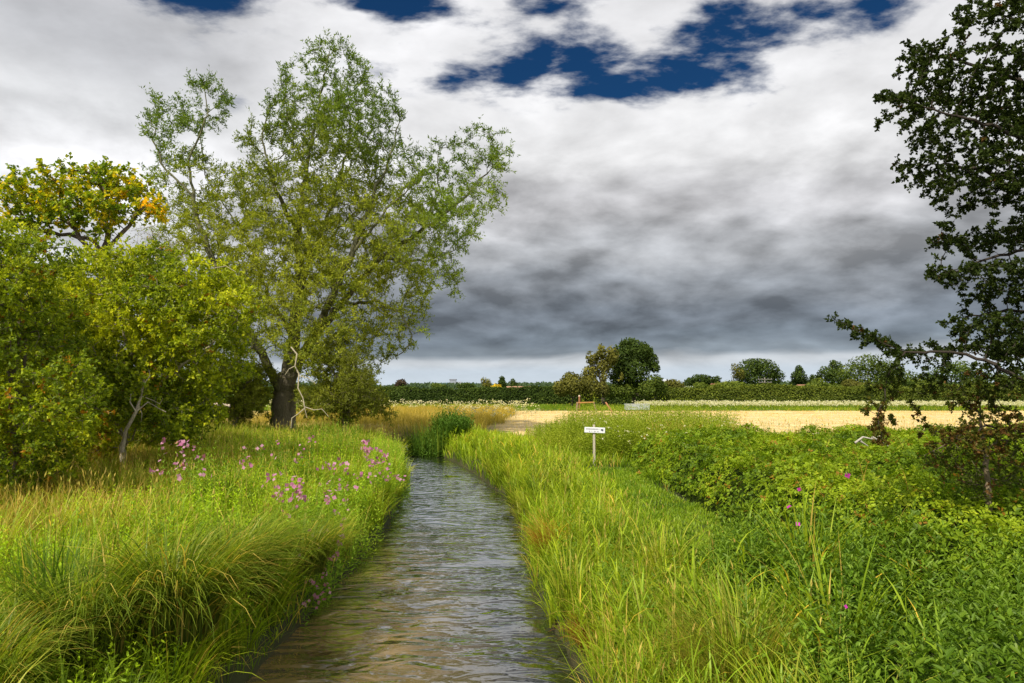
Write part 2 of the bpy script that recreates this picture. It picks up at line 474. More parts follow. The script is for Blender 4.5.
# ---- the big willow
def willow():
    D = 32.0; k = D / F
    base = W(284, 428, D); base[2] = gz(base[0], base[1]) - .1
    def w(x, y, dz=0): return W(x, y, D + dz)
    limbs = [
        [base, w(284, 400), w(288, 372), w(294, 340, .3), w(300, 290, .4), w(298, 235, .2), w(306, 170, 0), w(318, 110, -.2), w(330, 50, -.2)],
        [w(285, 398), w(262, 352, -1), w(238, 320, -1.5), w(214, 262, -1.8), w(196, 215, -1.5), w(188, 165, -1.2), w(205, 118, -1)],
        [w(288, 378), w(310, 345, 1), w(340, 305, 1.2), w(380, 258, 1), w(420, 232, .5), w(462, 200, .2), w(492, 168, 0)],
        [w(310, 345, 1), w(330, 300, -1.2), w(352, 255, -1.8), w(390, 205, -1.8), w(430, 170, -1.2)],
        [w(300, 290, .4), w(318, 240, 1.8), w(342, 180, 2), w(372, 130, 1.6)],
        [w(294, 340, .3), w(270, 300, 2.2), w(248, 240, 2.4), w(240, 190, 2.)],
        [w(340, 305, 1.2), w(375, 300, 0), w(400, 312, -.6), w(412, 335, -.8)],
        [w(238, 320, -1.5), w(210, 310, -2.6), w(180, 300, -3)],
        [w(188, 200, -1.2), w(166, 170, -1.), w(152, 140, -.8)],
        [w(342, 180, 2), w(350, 130, 1.4), w(348, 85, .8)], [w(420, 232, .5), w(440, 190, .6), w(438, 155, .5)], [w(352, 255, -1.8), w(372, 200, -1.4), w(392, 150, -1), w(400, 118, -.6)],
        [w(380, 258, 1), w(425, 262, .6), w(455, 250, .4)], [w(248, 240, 2.4), w(224, 205, 2.2), w(205, 175, 2)], [w(306, 170, 0), w(290, 130, -.4), w(283, 90, -.4)], [w(322, 255, 1.6), w(352, 215, 2.2), w(380, 185, 2.2)],
        [w(298, 235, .2), w(275, 190, -1.6), w(262, 140, -1.4), w(270, 100, -1)],
    ]
    B = [(330, 60, 26), (345, 85, 34), (300, 85, 24), (300, 125, 40), (352, 128, 44), (385, 112, 22), (270, 150, 32), (330, 180, 60), (395, 175, 36),
         (430, 205, 42), (432, 160, 18), (478, 150, 26), (500, 160, 17), (480, 190, 30), (455, 225, 34), (400, 240, 50), (350, 240, 60), (290, 210, 52), (282, 265, 60),
         (245, 195, 34), (235, 250, 44), (205, 105, 26), (222, 98, 17), (165, 110, 20), (152, 135, 14), (185, 140, 32), (190, 185, 34), (195, 235, 40),
         (150, 165, 14), (330, 300, 55), (390, 300, 38), (430, 275, 30), (410, 335, 24), (380, 345, 26), (450, 285, 14), (352, 345, 28), (240, 310, 44), (215, 350, 40),
         (310, 335, 26), (352, 392, 22), (230, 395, 24), (372, 372, 16)]
    rs = np.random.RandomState(3)
    blobs = []
    for (x, y, r) in B:
        blobs.append(blob_px(x, y, r, D, dz=rs.uniform(-1.2, 1.2), depth=r * k * 1.25))
        if r > 38: blobs.append(blob_px(x + rs.uniform(-12, 12), y, r * .7, D, dz=-2.6, depth=1.3))
    for (x, y, r, dz) in ((268, 352, 20, -3), (303, 352, 18, -3.2), (328, 345, 22, -2.6), (250, 372, 14, -2.6), (318, 372, 14, -2.8), (290, 325, 24, -3), (345, 325, 20, -2.6)): blobs.append(blob_px(x, y, r, D, dz=dz, depth=1.1))
    lo = np.array([[.055, .085, .022], [.085, .12, .025], [.145, .175, .03], [.21, .245, .05]])
    def colf(p, cl, rng):
        e = (p[:, 2] - 2) / 14
        xr_ = p[:, 0] - base[0]
        t = .50 + .26 * fbm(p[:, 0], p[:, 2], 4, 2, .6) + .45 * (cl - .5) + .25 * rng.randn(len(p)) * .5
        t = t + .16 * np.exp(-((e - .45) / .3) ** 2) - .18 * (e > .8) - .14 * (e < .08)
        c = pal(rng, len(p), lo, t, .12)
        edge = sstep(4.5, 8.5, np.hypot(xr_, (p[:, 2] - 8) * .9))[:, None]
        return c * (1 - edge) + c * np.array([.62, .80, 1.0]) * edge
    t = make_tree('willow_tree', 'tall spreading willow with airy silvery green crown standing on the left bank', 'tree', base, limbs, blobs,
                  3900, .33, .44, .56, .008, 11,
                  dict(maxr=.022, ntwig=4, twlen=.55, nleaf=13, ln=.17, wd=.048, colf=colf, spread=.7, droop=-.25, upn=.3),
                  (.17, .14, .10), (.12, .12, .055), up=.22, split=.22, lmat='willow_leaf')
    # the root flare keeps the trunk wide and furrowed
    a = Acc(); rng = np.random.RandomState(8)
    an = np.linspace(0, 2 * PI, 28, endpoint=False); rings = []
    for z, r in ((-.25, .86), (.1, .72), (.5, .63), (1.0, .58), (1.5, .55), (1.9, .50), (2.4, .40)):
        rr = r * .80 * (1 + .09 * np.sin(an * 5 + z) + .05 * np.sin(an * 11 + 2 * z) + .02 * rng.randn(28))
        rings.append(np.stack([base[0] + np.cos(an) * rr + .03 * z, base[1] + np.sin(an) * rr, np.full(28, base[2] + z)], -1))
    V = np.array(rings); i = np.arange(V.shape[0] * 28).reshape(-1, 28); j = np.roll(i, -1, 1)
    a.add(V.reshape(-1, 3), np.stack([i[:-1], j[:-1], j[1:], i[1:]], -1).reshape(-1, 4), np.array([.22, .18, .125]))
    a.build('trunk_base', M['bark'], t, smooth=True)
    # bleached dead branch hanging in front of the trunk
    a = Acc(); c = np.array([.50, .43, .29])
    Dd = D - 4.5
    main = [W(x, y, Dd) for x, y in ((291, 347), (297, 354), (295, 366), (299, 374), (298, 388), (303, 398), (305, 408), (298, 414), (292, 418), (291, 428))]
    tube(a, main, np.linspace(.030, .020, len(main)) * (1 + .2 * np.sin(np.arange(len(main)) * 2.3)), c, 6)
    for br in (((305, 407), (314, 410), (322, 409), (329, 417)), ((304, 405), (307, 418)), ((299, 376), (308, 378), (316, 384)), ((295, 366), (289, 369), (285, 375))):
        tube(a, [W(x, y, Dd - .1) for x, y in br], np.linspace(.02, .008, len(br)), c, 5)
    o = a.build('dead_branch', M['wood'], t, smooth=True); o['label'] = 'pale bare dead branch hanging beside the willow trunk'
willow()

# ---- left side hawthorn mass and sycamore
haw = np.array([[.022, .040, .008], [.06, .09, .012], [.14, .17, .014], [.26, .27, .02]])
def hawcol(bright=0., rust=.05, seed=7):
    def f(p, cl, rng):
        t = .46 + bright + .42 * fbm(p[:, 0], p[:, 2], seed, 3, 1.6) + .34 * (cl - .5) + .12 * rng.randn(len(p))
        c = pal(rng, len(p), haw, t, .12)
        m = (cl < rust)[:, None]
        return np.where(m, np.array([.16, .08, .012]) * (1 + .2 * rng.randn(len(p), 1)), c)
    return f

def hawthorn_left():
    D = 16.0
    base = W(128, 470, D); base[2] = gz(base[0], base[1])
    def w(x, y, dz=0): return W(x, y, D + dz)
    limbs = [[base, w(122, 448), w(128, 430), w(138, 405), w(146, 375), w(150, 340), w(155, 300)], [w(122, 448), w(132, 440, -.3), w(131, 420, -.4), w(118, 395, -.5)],
             [w(126, 440), w(108, 415, .3), w(100, 380, .6), w(80, 340, .8)],
             [w(138, 405), w(160, 385, -.4), w(190, 360, -.6), w(215, 340, -.6), w(238, 320, -.5)],
             [w(146, 375), w(125, 340, -.9), w(115, 300, -1.2)],
             [w(150, 340), w(185, 300, .6), w(215, 280, .6)]]
    B = [(150, 275, 34), (190, 285, 32), (225, 285, 22), (238, 300, 14), (250, 315, 10), (110, 285, 38), (80, 320, 42), (150, 320, 46), (200, 325, 38), (230, 340, 18), (120, 365, 48),
         (175, 370, 40), (215, 370, 22), (70, 380, 40), (90, 425, 26), (190, 405, 26), (60, 300, 34), (150, 410, 20), (205, 395, 18), (245, 372, 8), (170, 425, 14), (100, 440, 22), (60, 450, 24), (215, 415, 14), (185, 438, 10), (80, 470, 10), (130, 385, 40)]
    rs = np.random.RandomState(6)
    blobs = [blob_px(x, y, r, D, dz=rs.uniform(-.9, .5), depth=max(r * D / F * 1.3, .4)) for x, y, r in B]
    make_tree('hawthorn_tree', 'broad yellow green hawthorn with pale gnarled stem left of the willow', 'tree', base, limbs, blobs, 3600, .20, .26, .085, .005, 21,
              dict(maxr=.022, ntwig=6, twlen=.28, nleaf=11, ln=.085, wd=.058, colf=hawcol(.18, .012, 7), spread=.9, droop=.05, upn=.7),
              (.46, .40, .29), (.26, .22, .15), split=.45, shell=.5)
hawthorn_left()

def dead_twigs():
    D = 14.6; c = (.40, .34, .24); t = empty('bare_branches', W(122, 452, D), 'bare grey dead stem with crooked twigs at the foot of the broad hawthorn', 'dead branch')
    for br, r0 in ((((122, 452), (126, 430), (136, 412), (141, 396), (144, 380)), .045), (((136, 412), (148, 402), (158, 408), (166, 412)), .018), (((141, 396), (152, 400), (160, 404), (163, 398)), .012), (((136, 412), (130, 402), (131, 394)), .016),
                   (((138, 404), (142, 414), (141, 422)), .012), (((144, 384), (150, 376), (149, 370)), .012), (((100, 400), (103, 394), (108, 398)), .012), (((62, 352), (70, 346), (66, 358)), .010), (((20, 262), (10, 270), (4, 276)), .012), (((215, 268), (226, 266), (236, 272)), .010)):
        a = Acc(); pts = [W(x, y, D + .25 * math.sin(x)) for x, y in br]; tube(a, pts, np.linspace(r0, r0 * .5, len(pts)), c, 6); a.build('branch', M['bark'], t, smooth=True)
dead_twigs()

def bush(name, label, D, base_px, B, natt, seed, colf, ln, wd, step=.25, dk=.32, tr=.12, nleaf=8, ntwig=4, cat='bush', group=None, maxr=.03, twlen=.3, droop=0, barkc=(.16, .13, .09), full=False, dzr=1.0, lmat='leaf', twigc=(.15, .12, .08)):
    base = W(base_px[0], base_px[1], D); base[2] = gz(base[0], base[1]) - .05
    rs = np.random.RandomState(seed)
    blobs = [blob_px(x, y, r, D, dz=rs.uniform(-dzr, dzr), depth=max(r * D / F * 1.2, .3)) for x, y, r in B]
    x0 = np.mean([b[0] for b in B]); y0 = np.mean([b[1] for b in B])
    top = W(x0, y0, D)
    limbs = [[base, base * .6 + top * .4, top]]
    for (x, y, r) in B[:4]: limbs.append([base * .8 + top * .2, W((x + x0) / 2, (y + y0) / 2, D), W(x, y, D)])
    return make_tree(name, label, cat, base, limbs, blobs, natt, step, dk, tr, .006, seed,
                     dict(maxr=maxr, ntwig=ntwig, twlen=twlen, nleaf=nleaf, ln=ln, wd=wd, colf=colf, spread=.9, droop=droop, upn=.6, full=full),
                     barkc, twigc, group=group, split=.5, shell=.5, lmat=lmat)

bush('elder_bush', 'dark olive bush with rusty tinted leaves at the far left edge', 12.5, (20, 500),
     [(0, 300, 50), (40, 330, 46), (25, 245, 22), (-5, 238, 26), (60, 262, 20), (-40, 350, 70), (20, 390, 54), (60, 400, 40), (-60, 270, 50), (-20, 250, 34), (10, 440, 40), (50, 455, 26), (-60, 430, 60), (80, 440, 20), (30, 262, 26)],
     3400, 31, hawcol(.02, .025, 15), .072, .050, step=.2, dk=.26, tr=.12, maxr=.022, twlen=.25, nleaf=11, ntwig=5)

def sycamore():
    D = 25.0
    base = W(92, 450, D); base[2] = gz(base[0], base[1])
    def w(x, y, dz=0): return W(x, y, D + dz)
    limbs = [[base, w(96, 400), w(104, 330), w(106, 270), w(106, 225), w(104, 190)],
             [w(106, 280), w(90, 250), w(72, 225), w(50, 205)], [w(106, 262), w(88, 238, .6), w(60, 235, .6), w(30, 228)],
             [w(106, 255), w(125, 230, -.4), w(145, 205)], [w(105, 290), w(130, 270), w(150, 250)]]
    B = [(30, 198, 26), (55, 180, 20), (90, 180, 26), (118, 182, 20), (20, 215, 20), (62, 205, 28), (100, 205, 26), (143, 197, 20), (150, 208, 16), (128, 215, 16), (12, 190, 12), (40, 225, 18), (105, 232, 10), (78, 172, 10), (112, 172, 10)]
    rs = np.random.RandomState(2)
    blobs = [blob_px(x, y, r, D, dz=rs.uniform(-.8, .8), depth=max(r * D / F * 1.3, .5), ry=r * .72) for x, y, r in B]
    pc = np.array([[.05, .085, .012], [.10, .14, .016], [.26, .24, .02], [.50, .32, .02], [.55, .20, .03]])
    def colf(p, cl, rng):
        t = .30 + .34 * fbm(p[:, 0], p[:, 2], 5, 3, 3.0) + .35 * (cl - .5) + .10 * rng.randn(len(p)) + .10 * sstep(.5, 2.5, p[:, 0] - base[0])
        return pal(rng, len(p), pc, t, .12)
    make_tree('maple_tree', 'flat topped tree turning yellow and orange above the left hedge', 'tree', base, limbs, blobs, 900, .33, .36, .20, .012, 41,
              dict(maxr=.05, ntwig=5, twlen=.34, nleaf=7, ln=.15, wd=.13, colf=colf, spread=1., droop=.05, upn=1.2),
              (.13, .10, .075), (.16, .12, .09), split=.35, shell=.3)
sycamore()

# mid foliage behind the hawthorn: a smaller bush and twiggy thorn
olive = np.array([[.05, .06, .015], [.09, .105, .022], [.14, .15, .03], [.2, .2, .05]])
def olivecol(seed, b=0.):
    def f(p, cl, rng): return pal(rng, len(p), olive, .4 + b + .25 * fbm(p[:, 0], p[:, 2], seed, 2, .8) + .3 * (cl - .5), .14)
    return f
bush('thorn_bush', 'sparse twiggy bush with few leaves between yellow tree and willow', 24, (160, 450),
     [(160, 250, 26), (150, 235, 16), (178, 262, 22), (140, 270, 20), (165, 290, 30), (190, 300, 22), (148, 320, 30), (188, 340, 30)], 800, 51, olivecol(3), .07, .035, step=.3, dk=.4, nleaf=3, ntwig=3, twlen=.4, maxr=.03, twigc=(.22, .18, .13))
bush('willow_scrub', 'low olive willow scrub at the right foot of the willow', 29.5, (345, 425),
     [(335, 375, 20), (358, 385, 16), (325, 402, 14), (345, 400, 20), (368, 398, 13), (322, 352, 13), (350, 362, 12), (376, 410, 8), (340, 340, 10), (364, 372, 8), (312, 412, 9), (382, 402, 9), (388, 412, 6), (305, 396, 9)], 1700, 52, olivecol(9, -.12), .13, .038, step=.25, dk=.3, twlen=.38, nleaf=12, ntwig=6, maxr=.03)
bush('willow_scrub', 'low dull green scrub at the left foot of the willow', 30.5, (236, 425),
     [(238, 385, 26), (205, 395, 26), (262, 375, 14), (255, 398, 14), (232, 402, 22), (212, 405, 22), (243, 412, 11), (222, 385, 20), (246, 388, 9), (200, 412, 14), (190, 395, 20)], 2000, 53, olivecol(19, -.10), .13, .04, step=.25, dk=.32, twlen=.38, nleaf=12, ntwig=6, maxr=.03)
bush('hedge_bush', 'dark green bush filling the gap behind the gnarled hawthorn stem', 20.5, (100, 460),
     [(60, 330, 50), (110, 350, 46), (160, 370, 46), (100, 410, 44), (40, 400, 50), (170, 420, 30), (-10, 350, 60), (20, 290, 40), (90, 290, 30), (200, 400, 24), (195, 430, 16)], 2200, 54, hawcol(-.22, .02, 33), .085, .055, step=.3, dk=.38, twlen=.36, nleaf=12, ntwig=6, maxr=.035)

# ---- right hand hawthorn, close to the camera
def hawthorn_right():
    D = 7.2
    def w(x, y, dz=0): return W(x, y, D + dz)
    base = w(1150, 560); base[2] = gz(base[0], base[1]) - .05
    limbs = [[base, w(1130, 470), w(1110, 380), w(1100, 280), w(1090, 180), w(1060, 80), w(1020, -20), w(990, -80)],
             [w(1110, 380), w(1060, 372, -.2), w(1020, 378, -.3), w(985, 360, -.3), w(950, 352, -.3), w(905, 352, -.3), w(880, 342, -.3), w(852, 326, -.3), w(835, 320, -.3)],
             [w(1100, 280), w(1050, 245), w(1000, 255, .1), w(955, 272, .1), w(930, 275, .1)],
             [w(1095, 230), w(1040, 190, .3), w(985, 170, .3), w(940, 165, .2), w(905, 165, .2)],
             [w(1090, 180), w(1030, 140, -.3), w(975, 120, -.4), w(920, 105, -.4), w(880, 96, -.4)],
             [w(1075, 130), w(1020, 80, .2), w(960, 60, .3), w(915, 50, .3)],
             [w(1040, 30), w(1000, 15), w(960, 10)],
             [w(905, 352, -.3), w(885, 385, -.35), w(878, 415, -.35), w(882, 440, -.35)],
             [w(1110, 380), w(1060, 425, .1), w(1020, 432, .1), w(985, 425, .1), w(960, 440, .0)],
             [w(1105, 330), w(1050, 310, .3), w(1000, 312, .4), w(965, 318, .4)],
             ]
    B = []
    for (tip, yl, ry) in ((950, 8, 7), (893, 50, 6), (915, 70, 5), (874, 99, 6), (900, 124, 5), (888, 163, 6), (928, 187, 5), (926, 232, 4), (926, 270, 5), (962, 292, 4), (945, 320, 5), (935, 345, 6)):
        B += [((tip + 1075) / 2 + 10, yl + 3, (1075 - tip) / 2, ry), (tip + 22, yl, 24, ry * .5), (1015, yl + 7, 30, ry * 2.2)]
    B += [(905, 350, 22, 8), (875, 340, 16, 6), (850, 326, 14, 4), (888, 364, 10, 7), (872, 384, 7, 7), (893, 392, 9, 6), (868, 408, 8, 6), (886, 418, 9, 7), (878, 436, 8, 8), (912, 378, 12, 7), (930, 366, 16, 8), (945, 395, 12, 9), (972, 398, 26, 16), (1005, 380, 30, 18),
         (1010, 425, 26, 16), (965, 435, 20, 16), (935, 440, 14, 10), (1075, 200, 34, 130), (1080, 60, 46, 90), (1090, 350, 60, 70), (990, 450, 20, 12), (915, 400, 9, 6)]
    rs = np.random.RandomState(16)
    blobs = [blob_px(x, y, r, D, dz=rs.uniform(-.35, .45), depth=max(r * D / F * 1.1, .2), ry=ry) for x, y, r, ry in B]
    pc = np.array([[.016, .026, .008], [.028, .042, .010], [.045, .062, .012], [.085, .095, .015], [.12, .05, .02]])  # shade of the backlit crown put into the dark leaf colours
    def colf(p, cl, rng):
        low = sstep(3.4, 2.6, p[:, 2])
        t = .26 + .55 * low + .28 * (cl - .5) + .16 * rng.randn(len(p)) * .6  # low leaves coloured lighter, as if sunlit
        c = pal(rng, len(p), pc, t, .15)
        m = ((cl < .12 * low + .01) )[:, None]
        return np.where(m, np.array([.11, .055, .022]) * (1 + .2 * rng.randn(len(p), 1)), c)
    t = make_tree('hawthorn_tree', 'dark hawthorn reaching in from the right edge over the field', 'tree', base, limbs, blobs, 4200, .085, .115, .095, .0025, 61,
                  dict(maxr=.0095, ntwig=3, twlen=.072, nleaf=13, ln=.036, wd=.028, colf=colf, spread=.9, droop=.0, upn=.5),
                  (.07, .055, .04), (.045, .035, .025), split=.5, shell=.25, sides=6, lmat='shade_leaf')
    return t
hawthorn_right()
# upright thorn stem rising out of the brambles with its own sprays
def thorn_stem():
    D = 7.8
    def w(x, y, dz=0): return W(x, y, D + dz)
    base = w(992, 560); base[2] = gz(base[0], base[1])
    limbs = [[base, w(988, 500), w(984, 450), w(980, 420), w(978, 395), w(982, 372), w(984, 358), w(983, 352)],
             [w(984, 400), w(1000, 384), w(1012, 372)], [w(980, 405), w(965, 395), w(950, 388)],
             [w(984, 450), w(1000, 440), w(1016, 438)], [w(980, 420), w(965, 432), w(945, 445), w(925, 455)]]
    B = [(984, 430, 20), (965, 440, 18), (1010, 440, 18), (990, 470, 22), (950, 450, 14), (1000, 400, 14), (930, 458, 10), (970, 475, 18), (1015, 470, 20)]
    blobs = [blob_px(x, y, r, D, depth=r * D / F * 1.2) for x, y, r in B]
    def colf(p, cl, rng):
        c = pal(rng, len(p), [[.03, .05, .012], [.06, .085, .014], [.10, .13, .02]], .4 + .6 * (cl - .5), .15)
        return np.where((cl < .14)[:, None], np.array([.11, .06, .025]), c)
    make_tree('thorn_sapling', 'slim pale upright stem with short leafy twigs rising from the brambles', 'tree', base, limbs, blobs, 700, .09, .12, .038, .003, 62,
              dict(maxr=.008, ntwig=3, twlen=.12, nleaf=7, ln=.036, wd=.028, colf=colf, spread=.9, upn=.5), (.26, .20, .12), (.12, .09, .06), split=.4, sides=7, lmat='dull_leaf')
thorn_stem()

# ------------------------------------------------------------------ distant trees and hedge
def far_tree(name, label, px, top, ybase, D, B, cols, seed, n=5000, size=.24, gaps=0., group='trees beyond the field', cat='tree', trunk=True, tb=.0):
    rng = np.random.RandomState(seed)
    base = W(px, ybase, D); base[2] = .8
    t = empty(name, base, label, cat, group)
    a = Acc(); ar = np.array([b[2] * (b[3] if len(b) > 3 else b[2]) for b in B], float); ar = ar / ar.sum()
    for b, s in zip(B, ar):
        x, y, r = b[:3]; ry = b[3] if len(b) > 3 else r
        k = D / F; m = max(30, int(n * s))
        u = rdir(rng, m); rr = (rng.rand(m) ** (.28))
        rr = rr * (1 + .10 * fbm(u[:, 0] * 3, u[:, 2] * 3 + u[:, 1], seed + 3, 3, 1.6))
        c = W(x, y, D + rng.uniform(-1, 1) * r * k * .5)
        p = c + u * rr[:, None] * np.array([r, r, ry]) * k
        if gaps > 0:
            keep = fbm(p[:, 0] * 1.0, p[:, 2] * 1.0 + p[:, 1] * .3, seed + 9, 3, 1.4 * 60 / D) > (gaps - .6)
            p, u, rr = p[keep], u[keep], rr[keep]
        m = len(p)
        p = p[p[:, 2] > .9] if False else p
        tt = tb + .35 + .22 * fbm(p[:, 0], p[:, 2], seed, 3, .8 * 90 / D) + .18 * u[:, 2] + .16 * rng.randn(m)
        nn = unit(u + .7 * rdir(rng, m))
        leaves(a, p, np.cross(nn, rdir(rng, m)), nn, size * rng.uniform(.6, 1.3, m), size * .7 * rng.uniform(.6, 1.3, m), pal(rng, m, cols, tt, .12), fold=.1)
    a.build('crown', M['dull_leaf'], t)
    if trunk:
        a = Acc(); k = D / F
        topp = W(px, min(b[1] for b in B), D); hgt = topp[2] - base[2]
        tube(a, [base + [0, 0, -.2], base + [.05, 0, hgt * .2], base + [0, .05, hgt * .45], base + [.1, 0, hgt * .75]], [hgt * .035, hgt * .028, hgt * .02, hgt * .008], (.06, .05, .035), 7)
        for b in B[:5]:
            e = W(b[0], b[1], D)
            s_ = base + np.array([0, 0, hgt * .28]); tube(a, [s_, (s_ + e) / 2 + [0, 0, .2], e], [hgt * .016, hgt * .012, hgt * .005], (.07, .055, .04), 5)
        a.build('trunk', M['bark'], t, smooth=True)
    return t

dark = [[.012, .024, .008], [.026, .048, .012], [.05, .08, .018], [.08, .115, .025]]
mid = [[.03, .05, .012], [.055, .085, .018], [.09, .125, .022], [.14, .17, .03]]
oliv = [[.045, .05, .015], [.085, .09, .025], [.13, .13, .03], [.18, .17, .05]]
oliv_hedge = [[.025, .04, .01], [.055, .08, .016], [.10, .13, .022], [.15, .17, .03]]
blu = [[.03, .05, .04], [.045, .075, .05], [.06, .10, .06]]
# the field tree group by the timber frame
far_tree('field_tree', 'dark rounded tree, tallest on the field edge behind the timber frame', 634, 337, 404, 86,
         [(636, 352, 15, 12), (622, 358, 12, 14), (650, 362, 9, 10), (634, 372, 16, 14), (618, 374, 10, 14), (655, 368, 5, 5), (630, 343, 9, 5), (636, 388, 14, 9), (644, 352, 10, 8), (626, 346, 7, 6)], dark, 101, 9000, .34)
far_tree('open_tree', 'pale open crowned tree leaning against the dark field tree', 603, 345, 404, 83,
         [(600, 352, 7, 7), (592, 358, 7, 8), (604, 366, 11, 12), (590, 374, 8, 10), (612, 356, 7, 10), (612, 378, 12, 10), (598, 345, 4, 4)], oliv, 102, 4600, .30, gaps=.50)
far_tree('round_bush', 'rounded olive bush at the left foot of the field trees', 572, 370, 404, 80,
         [(575, 385, 14, 11), (562, 388, 9, 9), (590, 388, 12, 12), (600, 390, 10, 8), (570, 378, 8, 6)], oliv, 103, 5200, .27, group=None, cat='bush', tb=-.08)
far_tree('round_bush', 'dark green round bush at the right foot of the field trees', 655, 375, 404, 84,
         [(655, 383, 9, 9), (660, 388, 8, 8), (648, 390, 12, 10), (625, 392, 12, 8), (612, 392, 8, 8)], mid, 104, 3800, .27, group=None, cat='bush', tb=-.05)
far_tree('shade_tree', 'large dome shaped green tree on the skyline left of the pole', 758, 358, 392, 150,
         [(750, 370, 14, 12), (766, 370, 13, 11), (775, 376, 10, 8), (758, 365, 12, 7), (742, 376, 9, 9), (760, 380, 22, 7)], dark, 105, 5200, .48, tb=.08)
far_tree('open_tree', 'thin airy tree at the left flank of the dome shaped tree', 733, 362, 392, 148,
         [(734, 370, 6, 7), (731, 376, 5, 7), (740, 374, 5, 6)], oliv, 106, 700, .42, gaps=.5)
far_tree('conifer', 'dark pointed conifer standing right of the telegraph pole', 799, 365, 392, 155,
         [(799, 370, 4, 5), (799, 377, 8, 7), (799, 384, 10, 6)], dark, 107, 2200, .42, tb=-.1)
far_tree('shade_tree', 'dark ragged tree with spiky top right of the conifer', 832, 360, 392, 150,
         [(836, 367, 7, 6), (826, 374, 9, 8), (815, 380, 7, 6), (838, 378, 12, 10), (833, 363, 3, 3)], dark, 108, 3200, .44)
far_tree('shade_tree', 'broad green tree behind the outermost hawthorn spray', 868, 355, 392, 140,
         [(868, 366, 20, 12), (885, 372, 18, 12), (850, 374, 12, 10), (900, 378, 18, 10), (876, 382, 30, 10)], mid, 109, 5200, .46, tb=-.08)
far_tree('shade_tree', 'mid green tree seen through the hawthorn branches', 952, 362, 392, 135,
         [(950, 374, 20, 12), (972, 378, 18, 10), (930, 380, 14, 8), (960, 368, 12, 8), (1000, 382, 24, 10), (1030, 378, 24, 14)], dark, 110, 5200, .45, tb=.15)
far_tree('shade_tree', 'low dark round tree between the white house and the brown roof', 702, 374, 392, 170,
         [(700, 379, 9, 5), (690, 382, 6, 5), (708, 381, 6, 6), (716, 380, 5, 4)], dark, 111, 2200, .45)
far_tree('garden_bush', 'light green rounded shrubs left of the brown roof', 700, 380, 396, 120,
         [(700, 387, 8, 5), (712, 389, 7, 4), (690, 390, 6, 4)], mid, 112, 1600, .34, group=None, cat='bush', tb=.15)
far_tree('conifer', 'left taller of two small dark cone shaped trees on the skyline', 502, 376, 392, 150,
         [(502, 379, 2.5, 3), (502, 382.5, 4, 3), (502, 386, 5, 3)], dark, 113, 900, .38)
far_tree('conifer', 'right smaller of two small dark cone shaped trees on the skyline', 513, 379, 392, 150,
         [(513, 382, 3, 3), (514, 385, 4.5, 3), (514, 388, 5, 3)], dark, 114, 800, .38)
far_tree('copper_tree', 'small purple brown tree on the skyline beside the willow', 400, 379, 392, 130,
         [(401, 383, 5, 3.5), (398, 386, 4, 3), (404, 385, 4, 3)], [[.03, .022, .025], [.05, .035, .035], [.07, .05, .045]], 115, 1000, .36, gaps=.25)
far_tree('open_tree', 'small thin pale tree beside the two cone shaped trees', 486, 377, 392, 140,
         [(484, 381, 3.5, 4), (488, 383, 4, 4), (486, 386, 5, 3)], oliv, 116, 500, .34, gaps=.4, tb=.2)
far_tree('garden_bush', 'bright yellow shrub in front of the cone shaped trees', 497, 384, 392, 110,
         [(497, 386.5, 4.5, 2), (494, 388, 5, 2)], [[.30, .24, .02], [.42, .32, .03], [.5, .4, .04]], 117, 600, .30, group=None, cat='bush', trunk=False)
far_tree('shade_tree', 'low rounded green tree right of the grey tower', 467, 381, 392, 170,
         [(466, 386, 7, 3.5), (471, 387, 5, 3), (461, 387, 5, 3)], dark, 118, 1100, .45, tb=.05)
far_tree('shade_tree', 'small green tree left of the grey tower', 437, 382, 392, 170,
         [(436, 386, 5, 2.6), (441, 387, 5, 2.4)], mid, 119, 900, .42, tb=.0)
far_tree('garden_bush', 'pale green shrubs above the hedge right of the dome shaped tree', 790, 378, 396, 118,
         [(735, 388, 12, 7), (750, 392, 12, 6), (775, 390, 12, 5), (795, 392, 10, 6), (810, 391, 10, 6), (720, 392, 10, 5)], mid, 120, 5200, .36, group=None, cat='bush', tb=.18)

for k_, (px_, lab_, cc_, tb_) in enumerate(((675, 'olive bush above the hedge just right of the field trees', oliv, -.1), (728, 'tall pale shrub above the hedge left of the dome shaped tree', mid, .2), (822, 'rounded mid green bush above the hedge right of the conifer', mid, .05),
        (856, 'dull olive bush above the hedge left of the hawthorn spray', oliv, -.1), (893, 'dark bush above the hedge behind the hawthorn spray', dark, .1), (925, 'light green bush above the hedge in the gap of the hawthorn', mid, .15), (985, 'dusky bush above the hedge behind the pale stem', mid, -.1))):
    rs_ = np.random.RandomState(k_ + 5)
    far_tree('garden_bush', lab_, px_, 380, 396, 112 + 3 * k_, [(px_ + rs_.uniform(-12, 12), 388 + rs_.uniform(-3, 3), rs_.uniform(7, 12), rs_.uniform(5, 8)) for _ in range(4)], cc_, 130 + k_, 2600, .36, group=None, cat='bush', tb=tb_)
# far wood line: uncountable strip between hedge and horizon
def woodline():
    rng = np.random.RandomState(200); a = Acc(); n = 26000
    x = rng.uniform(-420, 620, n); y = 560 + rng.uniform(-25, 25, n)
    top = 6.0 + 3.5 * fbm(x, x * 0, 12, 4, .02) + 2.0 * fbm(x, x * 0, 14, 3, .09)
    z = .8 + top * rng.rand(n) ** .5
    p = np.stack([x, y, z], -1); nn = unit(rdir(rng, n) + np.array([0, -.8, .6]))
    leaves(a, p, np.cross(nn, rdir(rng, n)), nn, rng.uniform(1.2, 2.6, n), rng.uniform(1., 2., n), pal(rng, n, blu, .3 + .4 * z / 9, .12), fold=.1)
    tag(a.build('far_woodland', M['dull_leaf']), 'distant dusky green woodland strip along the horizon', 'woodland', kind='stuff')
woodline()

